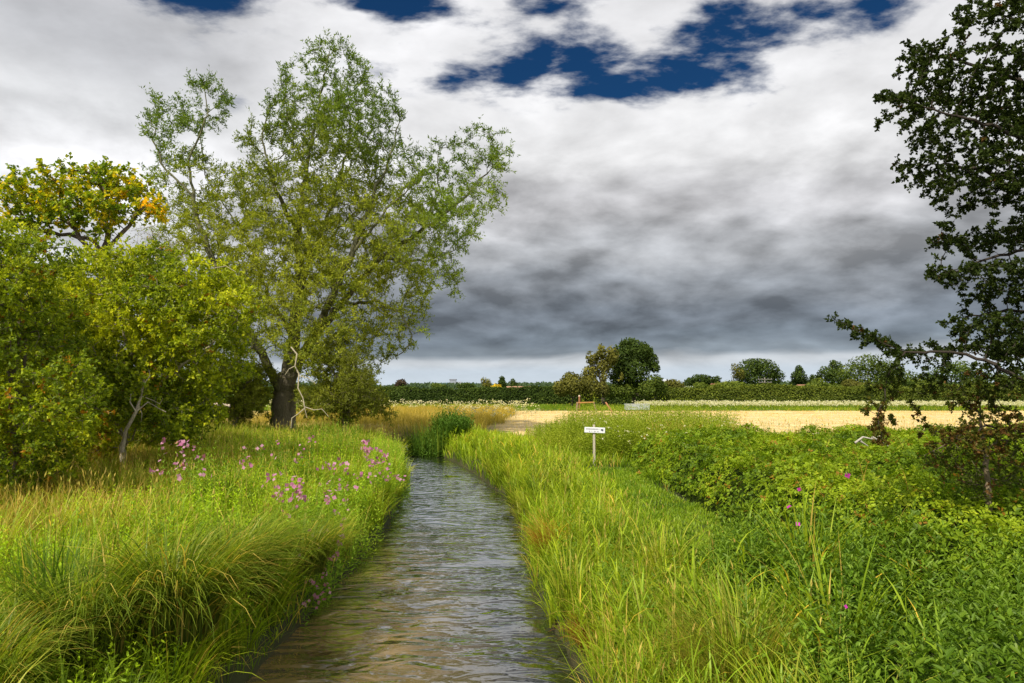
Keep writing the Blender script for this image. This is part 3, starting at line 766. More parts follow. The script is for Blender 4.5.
# field hedge
def hedge(name, label, x0, x1, y0, h0, seed, cols, n, thick=1.6, size=.24, slope=0.):
    rng = np.random.RandomState(seed)
    t = empty(name, ((x0 + x1) / 2, y0, .8), label, 'hedge')
    a = Acc()
    x = rng.uniform(x0, x1, n); top = h0 * (1 + (.30 if seed == 302 else .20) * fbm(x, x * 0, seed, 3, .35) + .10 * fbm(x, x * 0, seed + 1, 3, 1.4)) + slope * sstep(0, 1, (x - x0) / (x1 - x0))
    u = rng.rand(n); side = rng.rand(n) < .62
    yy_ = np.where(side, y0 - thick * (.85 + .15 * rng.rand(n)) + .25 * fbm(x * 1.2, u * 5, seed + 2, 3, 1.2), y0 + rng.uniform(-thick, thick * .3, n))
    zz_ = np.where(side, .75 + top * u, .8 + top * (1 - .12 * rng.rand(n) ** 1.5) + rng.exponential(.05, n))
    p = np.stack([x, yy_, zz_], -1)
    nn = unit(np.stack([0 * x, -1. * side, 1 - side * .7], -1) + .9 * rdir(rng, n))
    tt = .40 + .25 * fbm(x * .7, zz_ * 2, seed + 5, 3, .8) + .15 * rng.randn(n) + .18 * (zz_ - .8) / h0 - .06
    leaves(a, p, np.cross(nn, rdir(rng, n)), nn, size * rng.uniform(.6, 1.3, n), size * .7 * rng.uniform(.6, 1.3, n), pal(rng, n, cols, tt, .14), fold=.1)
    a.build('foliage', M['dull_leaf'], t)
    b = Acc(); xs_ = np.arange(x0, x1, .8); k = len(xs_)
    hh_ = h0 * (.9 + .07 * fbm(xs_, xs_ * 0, seed, 3, .35)) + slope * sstep(0, 1, (xs_ - x0) / (x1 - x0))
    prof = []
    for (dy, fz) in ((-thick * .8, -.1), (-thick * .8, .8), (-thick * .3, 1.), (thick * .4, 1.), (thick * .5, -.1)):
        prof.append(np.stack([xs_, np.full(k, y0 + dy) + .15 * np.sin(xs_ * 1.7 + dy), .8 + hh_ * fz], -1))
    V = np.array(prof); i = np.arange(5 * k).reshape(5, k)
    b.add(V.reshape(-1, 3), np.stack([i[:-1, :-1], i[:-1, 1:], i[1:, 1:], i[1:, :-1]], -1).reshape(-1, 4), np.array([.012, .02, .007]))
    b.build('dark_core', M['bark'], t)  # solid dark core added behind the leaves against see-through
    return t
hedge('field_hedge', 'long dark clipped hedge across the back of the field', -60, 19, 95, 2.25, 301, dark, 42000, size=.26)
hedge('field_hedge', 'long green hedge running right from the field trees', 18, 92, 93, 2.25, 302, oliv_hedge, 46000, size=.26, slope=.5)

# ------------------------------------------------------------------ grass and ground cover
def scatter(rng, n, x0, x1, y0, y1, mask=None):
    x = rng.uniform(x0, x1, n); y = rng.uniform(y0, y1, n)
    if mask is not None:
        m = mask(x, y); x, y = x[m], y[m]
    return x, y

GR = np.array([[.05, .10, .012], [.10, .17, .014], [.17, .24, .018], [.25, .31, .035], [.30, .34, .07]])
DRY = np.array([[.22, .17, .06], [.34, .26, .09], [.46, .36, .15]])

def grass_field(name, label, n, x0, x1, y0, y1, mask, hf, wf_, cols, tb, seed, segs=3, lean=.35, bend=.9, dryfrac=.05, tscale=.6, cat='grass', wind=None, mat='grass'):
    rng = np.random.RandomState(seed)
    x, y = scatter(rng, n, x0, x1, y0, y1, mask); m = len(x)
    b = np.stack([x, y, gz(x, y) - .02], -1)
    hv_ = hf(x, y, rng) * rng.uniform(.55, 1.25, m); w_ = wf_(y) * rng.uniform(.6, 1.4, m)
    az = rng.uniform(0, 2 * PI, m)
    if wind is not None:
        az = wind[0] + wind[1] * rng.randn(m)
    # clumps share a lean
    az = az + .8 * fbm(x, y, seed + 4, 2, 3.0)
    hv_ = hv_ * (1 + .30 * fbm(x, y, seed + 8, 3, 2.6))
    t = tb + .36 * fbm(x, y, seed, 3, tscale * 1.4) + .24 * fbm(x, y, seed + 1, 2, 4.0) + .12 * rng.randn(m)
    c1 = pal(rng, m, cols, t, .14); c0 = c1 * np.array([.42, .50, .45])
    dm = rng.rand(m) < dryfrac * (1 + fbm(x, y, seed + 6, 3, .9))
    dc = pal(rng, m, DRY, None, .1); c1 = np.where(dm[:, None], dc, c1); c0 = np.where(dm[:, None], dc * .7, c0)
    a = Acc()
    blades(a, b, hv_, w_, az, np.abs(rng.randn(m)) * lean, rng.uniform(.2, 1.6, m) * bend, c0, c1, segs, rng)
    o = a.build(name, M[mat]); return tag(o, label, cat, kind='stuff'), m

inframe = lambda x, y: (np.abs(x) < .86 * y + 1.6)
left = lambda x, y: (x < xl(y) + .3) & (gz(x, y) > .02) & inframe(x, y)
right = lambda x, y: (x > xr(y) - .3) & (gz(x, y) > .02) & inframe(x, y)
path = lambda x, y: (x > 1.85 + .12 * np.sin(y)) & (x < 3.45 + .2 * np.sin(y * .7)) & (y > 8.8) & (y < 19)
def bram(x, y): return (x > 3.35 + .25 * fbm(x, y, 44, 2, 1.2) - .6 * sstep(9, 7, y)) & (x < 17) & (y > 5.6) & (y < 21.5 + 1.2 * fbm(x, y, 46, 2, .7)) & (y < 23 - .15 * x)

# left bank
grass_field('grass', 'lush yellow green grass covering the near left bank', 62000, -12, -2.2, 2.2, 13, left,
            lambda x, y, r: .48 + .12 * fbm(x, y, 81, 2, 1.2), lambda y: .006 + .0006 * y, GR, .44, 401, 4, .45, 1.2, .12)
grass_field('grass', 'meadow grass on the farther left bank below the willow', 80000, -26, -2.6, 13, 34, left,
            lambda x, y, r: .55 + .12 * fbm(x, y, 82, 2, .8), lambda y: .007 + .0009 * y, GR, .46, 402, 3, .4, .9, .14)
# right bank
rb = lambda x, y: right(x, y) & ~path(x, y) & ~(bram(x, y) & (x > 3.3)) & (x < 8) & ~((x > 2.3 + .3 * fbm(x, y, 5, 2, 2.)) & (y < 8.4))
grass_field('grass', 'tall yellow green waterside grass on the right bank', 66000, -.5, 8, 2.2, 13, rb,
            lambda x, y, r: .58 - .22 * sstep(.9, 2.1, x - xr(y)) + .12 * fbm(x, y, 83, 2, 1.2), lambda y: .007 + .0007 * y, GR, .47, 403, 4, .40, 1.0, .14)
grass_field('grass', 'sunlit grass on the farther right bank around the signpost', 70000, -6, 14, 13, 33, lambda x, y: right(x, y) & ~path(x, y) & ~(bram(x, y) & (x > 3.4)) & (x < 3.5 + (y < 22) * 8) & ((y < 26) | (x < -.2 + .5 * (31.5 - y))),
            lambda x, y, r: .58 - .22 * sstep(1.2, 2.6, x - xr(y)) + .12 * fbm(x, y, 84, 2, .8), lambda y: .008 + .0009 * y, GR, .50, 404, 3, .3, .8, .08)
grass_field('path_grass', 'short bright green mown grass strip beside the brambles', 34000, 1.6, 3.7, 8.5, 19.5, path,
            lambda x, y, r: .10 + 0 * x, lambda y: .008 + .0007 * y, GR * np.array([.80, .88, 1.0]), .50, 405, 2, .4, .6, .02)
# dry brown grass under the left hedge
grass_field('dry_grass', 'brown tangled dry grass under the left hedge bushes', 26000, -14, -5.2, 8, 19, lambda x, y: left(x, y) & (x < -5.3 - .22 * (y - 9) + .9 * fbm(x, y, 91, 2, .8)),
            lambda x, y, r: .75 + 0 * x, lambda y: .005 + .0007 * y, np.array([[.09, .09, .02], [.17, .13, .04], [.28, .19, .08], [.36, .26, .13]]), .5, 406, 4, .4, 1.1, .2)
# golden meadow
def goldmask(x, y): return (y > 33 + .6 * x * (x < 0) * -1 * 0) & (x < -1.2 + .05 * (y - 34) + .8 * fbm(x, y, 5, 2, .4)) & (x > -.62 * y) & ((x > -10) | (y > 40)) & ~((x > xl(y) - .3) & (x < xr(y) + .3))
grass_field('meadow_grass', 'golden dry standing grass meadow behind the stream bend', 90000, -34, 6, 33, 66, goldmask,
            lambda x, y, r: .70 + .1 * fbm(x, y, 85, 2, .5), lambda y: .022 + 0 * y, np.array([[.12, .14, .03], [.21, .17, .05], [.30, .23, .09], [.36, .28, .14]]), .55, 407, 2, .25, .5, .1, tscale=.25)
grass_field('meadow_grass', 'green rough grass strip in front of the dark hedge', 60000, -40, 75, 66, 88, None,
            lambda x, y, r: .30 + .1 * fbm(x, y, 86, 2, .5), lambda y: .05 + 0 * y, GR * .85, .42, 408, 2, .25, .5, .05, tscale=.25)
# stubble tufts over the pale field
grass_field('stubble', 'short pale cut stubble covering the field', 120000, -1.5, 52, 25, 67, lambda x, y: (x < .8 * y) & (x > -1.2 + .05 * (y - 34)) & ~bram(x, y),
            lambda x, y, r: .10 + 0 * x, lambda y: .012 + .0005 * y, np.array([[.34, .24, .12], [.46, .34, .19], [.54, .43, .27]]), .5, 409, 1, .9, .4, .0, tscale=.5, cat='stubble')

# ------------------------------------------------------------------ waterside tussocks, reeds and rusty tufts
def tussock(name, label, x, y, n, ln, w_, cols, seed, bias=None, z=None, droop=(1.2, 2.2), rad=.22, segs=6, group=None, cat='tussock'):
    rng = np.random.RandomState(seed)
    z0 = gz(x, y) if z is None else z
    a = Acc(); r = rad * np.sqrt(rng.rand(n)); an = rng.uniform(0, 2 * PI, n)
    b = np.stack([x + r * np.cos(an), y + r * np.sin(an), np.full(n, float(z0) - .03)], -1)
    az = an + .5 * rng.randn(n)
    if bias is not None:
        v = np.stack([np.cos(az), np.sin(az)], -1) + np.array(bias); az = np.arctan2(v[:, 1], v[:, 0])
    c1 = pal(rng, n, cols, rng.rand(n), .12); dry = rng.rand(n) < .1
    c1 = np.where(dry[:, None], pal(rng, n, DRY, None, .1), c1)
    blades(a, b, ln * rng.uniform(.5, 1.2, n), w_ * rng.uniform(.7, 1.3, n), az, np.abs(rng.randn(n)) * .18, rng.uniform(droop[0], droop[1], n), c1 * .38, c1, segs, rng, 1.4)  # blade bases darkened, painting the shade inside the tussock
    o = a.build(name, M['grass'], origin=(x, y, float(z0)))
    return tag(o, label, cat, group)
SED = [[.05, .09, .018], [.085, .13, .022], [.13, .18, .028], [.2, .23, .05]]
LIM = [[.10, .17, .015], [.17, .25, .02], [.27, .33, .04]]
tussock('sedge_tussock', 'largest drooping sedge tussock hanging over the bottom left bank', -3.15, 6.6, 1300, 1.3, .015, SED, 501, (.7, -.5), z=.72, rad=.35)
tussock('sedge_tussock', 'grey green sedge tussock left of the largest drooping one', -3.7, 6.1, 900, 1.15, .015, SED, 502, (.5, -.6), z=.75, rad=.35)
tussock('sedge_tussock', 'fine arching sedge tussock on the bank edge behind the largest one', -3.1, 8.0, 1000, 1.1, .014, SED, 503, (.8, -.3), z=.7, rad=.3)
tussock('sedge_tussock', 'low sedge tussock near the bottom left corner', -3.9, 5.0, 900, .95, .012, SED, 504, (.3, -.5), z=.7, rad=.35)
tussock('sedge_tussock', 'small sedge tussock overhanging the water below the pink flowers', -2.75, 9.4, 800, .95, .011, SED, 505, (.8, -.2), z=.55, rad=.22)
tussock('reed_clump', 'bright broad bladed grass spilling onto the water left side', -2.95, 8.3, 190, .85, .017, LIM, 506, (.9, -.5), z=.25, droop=(.8, 1.7), rad=.2, cat='reed')
tussock('reed_clump', 'broad bladed grass at the foot of the drooping sedges, bottom edge', -2.95, 6.2, 190, .8, .016, LIM, 507, (.8, -.3), z=.2, droop=(.8, 1.8), rad=.22, cat='reed')
tussock('reed_clump', 'upright dark sword leaved reeds near the left edge', -4.2, 6.4, 150, 1.0, .018, [[.04, .09, .015], [.07, .13, .02]], 508, None, z=.72, droop=(.1, .6), rad=.3, cat='reed')
tussock('reed_clump', 'upright bright reed blades in the brambles at lower centre right', 3.05, 7.2, 70, 1.15, .026, LIM, 509, None, droop=(.2, 1.2), rad=.22, cat='reed')
tussock('reed_clump', 'leaning reed blades right of the mown grass strip', 2.6, 5.6, 80, 1.0, .022, LIM, 510, None, droop=(.3, 1.3), rad=.25, cat='reed')
RUST = [[.20, .09, .02], [.30, .15, .04], [.34, .22, .07], [.16, .14, .03]]
tussock('rusty_tuft', 'orange brown grass tuft at the right water edge', .62, 10.6, 420, .75, .009, RUST, 511, (-.8, -.3), z=.42, droop=(.9, 2.), rad=.22)
tussock('rusty_tuft', 'rusty red root tuft on the water edge near the bottom', .92, 7.6, 700, .42, .006, [[.16, .05, .02], [.24, .09, .03], [.3, .14, .05]], 512, (-.9, -.2), z=.2, droop=(.9, 2.), rad=.2)
tussock('rusty_tuft', 'straw coloured arching grass tuft at bottom centre right', 1.75, 5.6, 600, .95, .008, [[.16, .16, .04], [.24, .22, .06], [.12, .17, .03]], 513, (-.5, -.1), droop=(.6, 1.5), rad=.35)

def reedbed(name, label, n, region, seed, cols, hgt, lw, ll, nl=6):
    """stems with blades leaving them at different heights"""
    rng = np.random.RandomState(seed); a = Acc()
    x, y = scatter(rng, n, *region[:4], region[4]); m = len(x)
    b = np.stack([x, y, gz(x, y)], -1); h = hgt * rng.uniform(.6, 1.15, m)
    az = rng.uniform(0, 2 * PI, m); c = pal(rng, m, cols, .4 + .3 * fbm(x, y, seed, 2, 1.) + .1 * rng.randn(m), .1)
    blades(a, b, h, np.full(m, .008) * (1 + y / 15), az, np.abs(.1 * rng.randn(m)), .2 * rng.rand(m), c * .6, c, 2, rng)
    B = np.repeat(b, nl, 0); H = np.repeat(h, nl); k = len(B); u = rng.uniform(.15, .95, k)
    A_ = rng.uniform(0, 2 * PI, k); Ba = np.repeat(az, nl)
    B = B + np.stack([.1 * H * u * np.cos(Ba) * .5, .1 * H * u * np.sin(Ba) * .5, H * u], -1)
    C = np.repeat(c, nl, 0) * (1 + .12 * rng.randn(k, 1)); dm = rng.rand(k) < .06
    C = np.where(dm[:, None], np.array([.42, .30, .06]), C)
    blades(a, B, ll * rng.uniform(.5, 1.2, k), lw * rng.uniform(.6, 1.3, k) * (1 + B[:, 1] / 30), A_, rng.uniform(.2, .8, k), rng.uniform(.3, 1.5, k), C * .85, C, 3, rng)
    o = a.build(name, M['grass']); return tag(o, label, 'reeds', kind='stuff')
strip = lambda w0, w1: (lambda x, y: (x > xr(y) + w0) & (x < xr(y) + w1))
reedbed('reed_grass', 'yellow green reed grass along the right water edge', 2600, (-6, 5, 5, 30, strip(.1, 1.6)), 601, [[.12, .19, .02], [.22, .29, .025], [.33, .36, .05]], .8, .014, .32)
reedbed('reed_grass', 'coarse reed grass at the bottom centre right', 170, (1, 4.5, 3, 8.5, lambda x, y: (x > xr(y) + .2)), 602, [[.08, .15, .02], [.15, .23, .025], [.25, .3, .04]], .75, .015, .34)
reedbed('reed_grass', 'coarse grass blades through the left bank', 1500, (-9, -2.8, 3, 20, lambda x, y: x < xl(y) - .2), 603, [[.09, .16, .02], [.16, .24, .025], [.27, .32, .04]], .55, .012, .28)

def clumps(name, label, n, per, region, mask, seed, cols, ln, w_, rad=.12, droop=(.6, 1.8)):
    rng = np.random.RandomState(seed); cx, cy = scatter(rng, n, *region, mask); m = len(cx); k = m * per
    CX, CY = np.repeat(cx, per), np.repeat(cy, per); an = rng.uniform(0, 2 * PI, k); rr = rad * np.sqrt(rng.rand(k))
    x, y = CX + rr * np.cos(an), CY + rr * np.sin(an)
    b = np.stack([x, y, gz(CX, CY) - .02], -1); sz = np.repeat(rng.uniform(.6, 1.3, m), per)
    c1 = pal(rng, k, cols, np.repeat(rng.rand(m), per) * .7 + .3 * rng.rand(k), .12)
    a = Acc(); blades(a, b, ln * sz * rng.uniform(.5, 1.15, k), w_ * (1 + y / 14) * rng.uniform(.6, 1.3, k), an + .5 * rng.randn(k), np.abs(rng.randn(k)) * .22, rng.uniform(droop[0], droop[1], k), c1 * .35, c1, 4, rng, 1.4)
    o = a.build(name, M['grass']); return tag(o, label, 'grass', kind='stuff')
MIX = [[.05, .09, .012], [.10, .16, .016], [.19, .25, .025], [.28, .30, .06], [.20, .20, .06]]
clumps('grass_clumps', 'uneven arching grass clumps over the left bank', 420, 90, (-12, -2.7, 3.2, 26), left, 651, MIX, .85, .009)
clumps('grass_clumps', 'uneven arching grass clumps along the right waterside', 260, 80, (-2, 3.0, 4, 26), lambda x, y: right(x, y) & (x < xr(y) + 1.35), 652, MIX, .85, .010)

clumps('grass_clumps', 'coarse broad bladed grass clumps dotted through the near left bank', 90, 26, (-8, -2.8, 3.2, 14), left, 653, LIM, .75, .018)
clumps('grass_clumps', 'coarse broad bladed grass clumps dotted through the near right bank', 70, 26, (.5, 2.4, 3.2, 14), lambda x, y: right(x, y) & ~path(x, y), 654, LIM, .75, .019)

# ------------------------------------------------------------------ leafy herbs
def herbs(acc, x, y, hgt, rng, cols, ll, lw, pairs, full=True, t0=.45, tipb=.25, lean=.12, seed=0, stemw=.005):
    m = len(x); b = np.stack([x, y, gz(x, y) - .02], -1); h = hgt * rng.uniform(.65, 1.15, m)
    az = rng.uniform(0, 2 * PI, m); lz = np.abs(lean * rng.randn(m))
    sd = np.stack([np.sin(lz) * np.cos(az), np.sin(lz) * np.sin(az), np.cos(lz)], -1)
    pc = t0 + .22 * fbm(x, y, seed, 2, 1.4) + .1 * rng.randn(m)
    c = pal(rng, m, cols, pc, .1)
    blades(acc, b, h, np.full(m, stemw), az, lz, 0 * lz, c * .7, c * .9, 1, rng)
    k = pairs * 2
    B = np.repeat(b, k, 0); S = np.repeat(sd, k, 0); H = np.repeat(h, k); P = np.repeat(pc, k); n = len(B)
    lev = np.tile(np.repeat(np.arange(pairs), 2), m); sd_ = np.tile([0, 1], m * pairs)
    u = (lev + .6 + .3 * rng.rand(n)) / pairs
    an = np.repeat(rng.uniform(0, 2 * PI, m), k) + lev * (PI / 2 + .2) + sd_ * PI + .25 * rng.randn(n)
    el = .1 + .9 * u ** 2 + .15 * rng.randn(n)
    d = np.stack([np.cos(an) * np.cos(el), np.sin(an) * np.cos(el), np.sin(el)], -1)
    nn = np.stack([-np.cos(an) * np.sin(el), -np.sin(an) * np.sin(el), np.cos(el)], -1) + .3 * rng.randn(n, 3)
    sz = (1.1 - .65 * u ** 2.5) * rng.uniform(.75, 1.2, n)
    cc = pal(rng, n, cols, P + tipb * (u - .6), .12)
    leaves(acc, B + S * (H * u)[:, None], d, nn, ll * sz, lw * sz, cc, fold=.22, full=full)
    return b + sd * h[:, None]

HERB = np.array([[.014, .032, .007], [.036, .072, .012], [.080, .130, .022], [.16, .21, .035]])
def herb_patch(name, label, n, reg, mask, hgt, cols, ll, lw, pairs, seed, full=True, t0=.45, hf=None):
    rng = np.random.RandomState(seed); a = Acc()
    x, y = scatter(rng, n, *reg, mask)
    h = hgt if hf is None else hf(x, y)
    h = h * (1 + .45 * fbm(x, y, seed + 3, 2, 1.6))
    herbs(a, x, y, h, rng, cols, ll, lw, pairs, full, t0, seed=seed)
    o = a.build(name, M['leaf']); return tag(o, label, 'herbs', kind='stuff')
herb_patch('herb_patch', 'dense dark green willowherb and nettles filling the bottom right', 2600, (1.7, 9, 3.0, 8.6), lambda x, y: (x > 1.8 + .35 * fbm(x, y, 5, 2, 2.) + .05 * y) & inframe(x, y), .85, HERB, .100, .034, 12, 701)
herb_patch('herb_patch', 'leafy weeds mixed into the right bank grass', 900, (.9, 3.0, 3.5, 12), lambda x, y: (x > xr(y) + .3) & ~path(x, y), .6, HERB, .08, .022, 9, 702, t0=.6)
herb_patch('herb_patch', 'leafy weeds mixed into the left bank grass', 6500, (-9, -2.9, 4, 24), lambda x, y: (x < xl(y) - .1) & (x > -3.6 - .3 * y), .58, np.array([[.05, .10, .015], [.10, .17, .02], [.18, .26, .02], [.26, .33, .03]]), .07, .03, 9, 703, t0=.6)
herb_patch('herb_patch', 'leafy green waterside plants on the left bank edge', 2300, (-5.2, -2.4, 9.5, 25), lambda x, y: (x < xl(y) + .12) & (x > xl(y) - 1.0) & (fbm(x, y, 12, 2, 1.2) > -.45), 1.0, HERB * 1.5, .085, .022, 12, 704, full=False, t0=.62)
herb_patch('herb_patch', 'clumps of tall leafy willowherb rising through the left bank grass', 2300, (-8.5, -2.7, 7.5, 26), lambda x, y: (x < xl(y) - .1) & (x > -3.2 - .22 * y) & (fbm(x, y, 112, 2, 1.5) > .12), .98, HERB * 1.25, .10, .026, 13, 711, t0=.5)
herb_patch('herb_patch', 'leafy dark weeds standing among the right waterside grass', 420, (.4, 3.3, 4.5, 22), lambda x, y: (x > xr(y) + .25) & (x < xr(y) + 1.3) & (fbm(x, y, 113, 2, 1.9) > .10), .95, HERB * 1.1, .10, .026, 13, 712, t0=.45)
herb_patch('herb_patch', 'tall olive weeds standing behind the signpost', 8500, (-1, 11, 20.3, 30), lambda x, y: (x > .9 + .9 * fbm(x, y, 6, 2, 1.)) & (x < .32 * y + .6 * fbm(x, y, 7, 2, 1)) & (x > 3.2 - .7 * (y - 20)), 0, np.array([[.05, .075, .015], [.09, .125, .02], [.14, .17, .03], [.22, .22, .07]]), .12, .034, 11, 705, full=False, t0=.42, hf=lambda x, y: .65 + .65 * sstep(.5, 3., x) + .25 * fbm(x, y, 8, 2, 1.3))
herb_patch('herb_patch', 'rough olive weeds along the field side of the brambles', 2600, (5, 20, 16.5, 24), lambda x, y: (x < .86 * y) & (y < 24 - .15 * x), .85, np.array([[.05, .08, .015], [.09, .13, .02], [.15, .18, .03], [.25, .2, .08]]), .10, .03, 10, 706, full=False, t0=.5)

# bramble thicket ------------------------------------------------------
def bramtop(x, y):
    edge = sstep(3.1, 4.2, x) * sstep(5.4, 7.5, y) * sstep(23.2, 20, y + .15 * x)
    return gz(x, y) + edge * (.88 + .32 * fbm(x, y, 61, 3, 1.3) + .20 * fbm(x, y, 62, 2, 3.6) + .02 * (x - 4))
def bramble():
    rng = np.random.RandomState(801); a = Acc()
    n = 105000; x = rng.uniform(3, 17.5, n); y = 5.6 + 17.5 * rng.rand(n) ** 1.15
    m = bram(x, y) & (x < .86 * y + 1); x, y = x[m], y[m]; n = len(x)
    dz = rng.exponential(.14, n) - .10
    h_ = bramtop(x, y); e = .15
    gx = (bramtop(x + e, y) - h_) / e; gy = (bramtop(x, y + e) - h_) / e
    nrm = unit(np.stack([-gx, -gy, np.ones(n)], -1))
    c = np.stack([x, y, h_ - dz], -1)
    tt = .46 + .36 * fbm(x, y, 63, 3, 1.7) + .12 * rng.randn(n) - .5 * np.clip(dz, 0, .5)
    BC = np.array([[.011, .024, .004], [.036, .068, .009], [.085, .130, .013], [.135, .180, .018], [.20, .215, .035]])
    colr = pal(rng, n, BC, tt, .12)
    rd = rng.rand(n) < .03; colr = np.where(rd[:, None], np.array([.13, .07, .02]), colr)
    base_n = unit(nrm + .55 * rng.randn(n, 3)); d0 = unit(np.cross(base_n, rdir(rng, n)))
    s0 = np.cross(base_n, d0); sc = (.9 + .02 * y) * rng.uniform(.7, 1.3, n)
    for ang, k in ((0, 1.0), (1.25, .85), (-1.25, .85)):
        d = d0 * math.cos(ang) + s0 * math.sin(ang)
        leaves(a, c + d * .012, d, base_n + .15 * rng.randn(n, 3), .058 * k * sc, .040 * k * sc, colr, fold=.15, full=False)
    # arching canes
    k = 900; xx, yy_ = scatter(rng, k, 3.6, 14, 6, 20, bram); k = len(xx)
    b = np.stack([xx, yy_, bramtop(xx, yy_) - .15], -1); cc = pal(rng, k, [[.16, .09, .04], [.14, .15, .05]], None, .1)
    blades(a, b, rng.uniform(.4, 1., k), np.full(k, .009), rng.uniform(0, 2 * PI, k), rng.uniform(.3, .9, k), rng.uniform(.5, 1.6, k), cc, cc, 5, rng)
    # dark sheet added under the leaves to block light, as inner shade
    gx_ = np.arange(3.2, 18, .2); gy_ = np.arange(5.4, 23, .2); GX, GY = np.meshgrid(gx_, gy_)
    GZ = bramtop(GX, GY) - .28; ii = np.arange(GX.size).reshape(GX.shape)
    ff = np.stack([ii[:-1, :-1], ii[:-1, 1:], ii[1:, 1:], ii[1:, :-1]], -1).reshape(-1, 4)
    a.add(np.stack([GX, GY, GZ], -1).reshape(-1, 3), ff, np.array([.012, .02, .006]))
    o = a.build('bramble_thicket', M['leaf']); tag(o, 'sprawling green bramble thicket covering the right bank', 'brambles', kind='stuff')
bramble()

# ------------------------------------------------------------------ flowering plants
def petals(a, c, rng, size, colr, npet=4):
    n = len(c); nn = unit(rdir(rng, n) + np.array([0, -.8, .5])); u = unit(np.cross(nn, rdir(rng, n))); v = np.cross(nn, u)
    colr = pal(rng, n, colr, None, .1); sz = size * rng.uniform(.7, 1.2, n)
    for k in range(npet):
        an = 2 * PI * k / npet
        d = u * math.cos(an) + v * math.sin(an)
        leaves(a, c, d, nn, sz, sz * .95, colr, fold=.1)
PINK = [[.42, .14, .27], [.52, .22, .36], [.60, .34, .44]]
def flower_plant(label, px, py, d, seed, nst=14, hgt=.75, spread=.35, nfl=26, size=.022, colr=PINK, name='willowherb', cat='flower', group='pink flowering willowherbs'):
    rng = np.random.RandomState(seed); c = W(px, py, d)
    x = c[0] + spread * rng.randn(nst) * .6; y = c[1] + spread * rng.randn(nst) * .6
    base = (c[0], c[1], float(gz(c[0], c[1])))
    t = empty(name, base, label, cat, group)
    hgt = min(max(.55, c[2] - .36), 1.25) / .9
    x = np.minimum(x, xl(y) + .02) if c[0] < 0 else x
    a = Acc(); tops = herbs(a, x, y, hgt, rng, HERB * 1.3, .075, .02, 11, True, .5, seed=seed)
    a.build('foliage', M['leaf'], t)
    nfl = int(nfl * (1.5 if nfl > 5 else 1)); k = rng.randint(0, nst, nfl)
    fc = tops[k] + rng.randn(nfl, 3) * np.array([.05, .05, .05]) + np.array([0, 0, -.02])
    for q in fc:
        f = Acc(); petals(f, q[None], rng, size * 1.15, colr); f.build('flower', M['petal'], t)
    return t
FL = [(352, 475, 13.0, 'willowherb clump between the largest clump and the farthest corner clump', 30, .034),
      (186, 480, 11.5, 'scattered pink willowherb highest on the left bank, leftmost of the clumps', 34, .034),
      (170, 472, 12.5, 'small pink flower clump just behind the leftmost willowherb', 12, .034),
      (276, 494, 9.9, 'pink willowherb clump standing mid bank left of the largest clump', 34, .030),
      (326, 500, 9.9, 'largest pink willowherb clump above the water edge', 60, .030),
      (318, 545, 9.2, 'low pink willowherb closest to the water below the largest clump', 26, .026),
      (372, 457, 15.5, 'pink willowherb clump farthest away on the bank corner', 46, .038),
      (388, 466, 16.0, 'pale pink flowers beside the farthest willowherb clump', 18, .036),
      (300, 462, 14.5, 'faint pink willowherb in the grass behind the mid bank clump', 12, .032),
      (345, 490, 11.5, 'few pink flowers right behind the largest willowherb clump', 14, .030),
      (258, 470, 14., 'single pink flower spike in the grass below the willow', 7, .034)]
for i, (px, py, d, lab, nf, sz) in enumerate(FL): flower_plant(lab, px, py, d, 900 + i, nfl=nf, size=sz, nst=14 if nf > 20 else 8)
flower_plant('willowherb with one magenta bloom among the right bank herbs', 837, 523, 5.9, 921, nst=5, nfl=2, size=.026, spread=.15, colr=[[.5, .04, .35], [.55, .06, .4]], group=None)
flower_plant('willowherb with two magenta blooms low in the bottom right herbs', 838, 590, 4.9, 922, nst=6, nfl=3, size=.02, spread=.15, colr=[[.5, .04, .35], [.55, .06, .4]], group=None)

# waterside clump at the stream bend
bend = bush('water_dock', 'upright deep green leafy clump standing where the stream bends', 31, (440, 455), [(440, 436, 14), (428, 441, 14), (452, 440, 14), (440, 428, 10), (420, 447, 9), (460, 447, 9), (432, 424, 6), (452, 426, 6)], 10, 70,
            hawcol(-.2, .0, 5), .1, .03, cat='plant') if False else None
def dock():
    rng = np.random.RandomState(71); c = W(439, 440, 31.0); z0 = float(gz(c[0], c[1]))
    t = empty('waterside_plant', (c[0], c[1], z0), 'upright deep green leafy clump standing where the stream bends', 'plant')
    a = Acc(); n = 520; r = 1.45 * np.sqrt(rng.rand(n)); an = rng.uniform(0, 2 * PI, n)
    x = c[0] + r * np.cos(an); y = c[1] + r * np.sin(an) * .7
    herbs(a, x, y, 1.85 - .55 * r, rng, [[.03, .07, .014], [.06, .13, .022], [.11, .19, .03]], .26, .06, 12, False, .5, seed=4, lean=.2, stemw=.015)
    a.build('foliage', M['dull_leaf'], t)
    b = Acc(); n = 380; r = 1.6 * np.sqrt(rng.rand(n)); an = rng.uniform(0, 2 * PI, n)
    bs = np.stack([c[0] + r * np.cos(an), c[1] + r * np.sin(an) * .7, np.full(n, z0 - .3)], -1)
    cc = pal(rng, n, [[.04, .09, .012], [.08, .16, .02], [.16, .22, .03]], None, .1)
    blades(b, bs, rng.uniform(.8, 1.7, n), np.full(n, .035), an, np.abs(.2 * rng.randn(n)), rng.uniform(.1, .8, n), cc * .6, cc, 3, rng)
    b.build('blades', M['dull_leaf'], t)
dock()

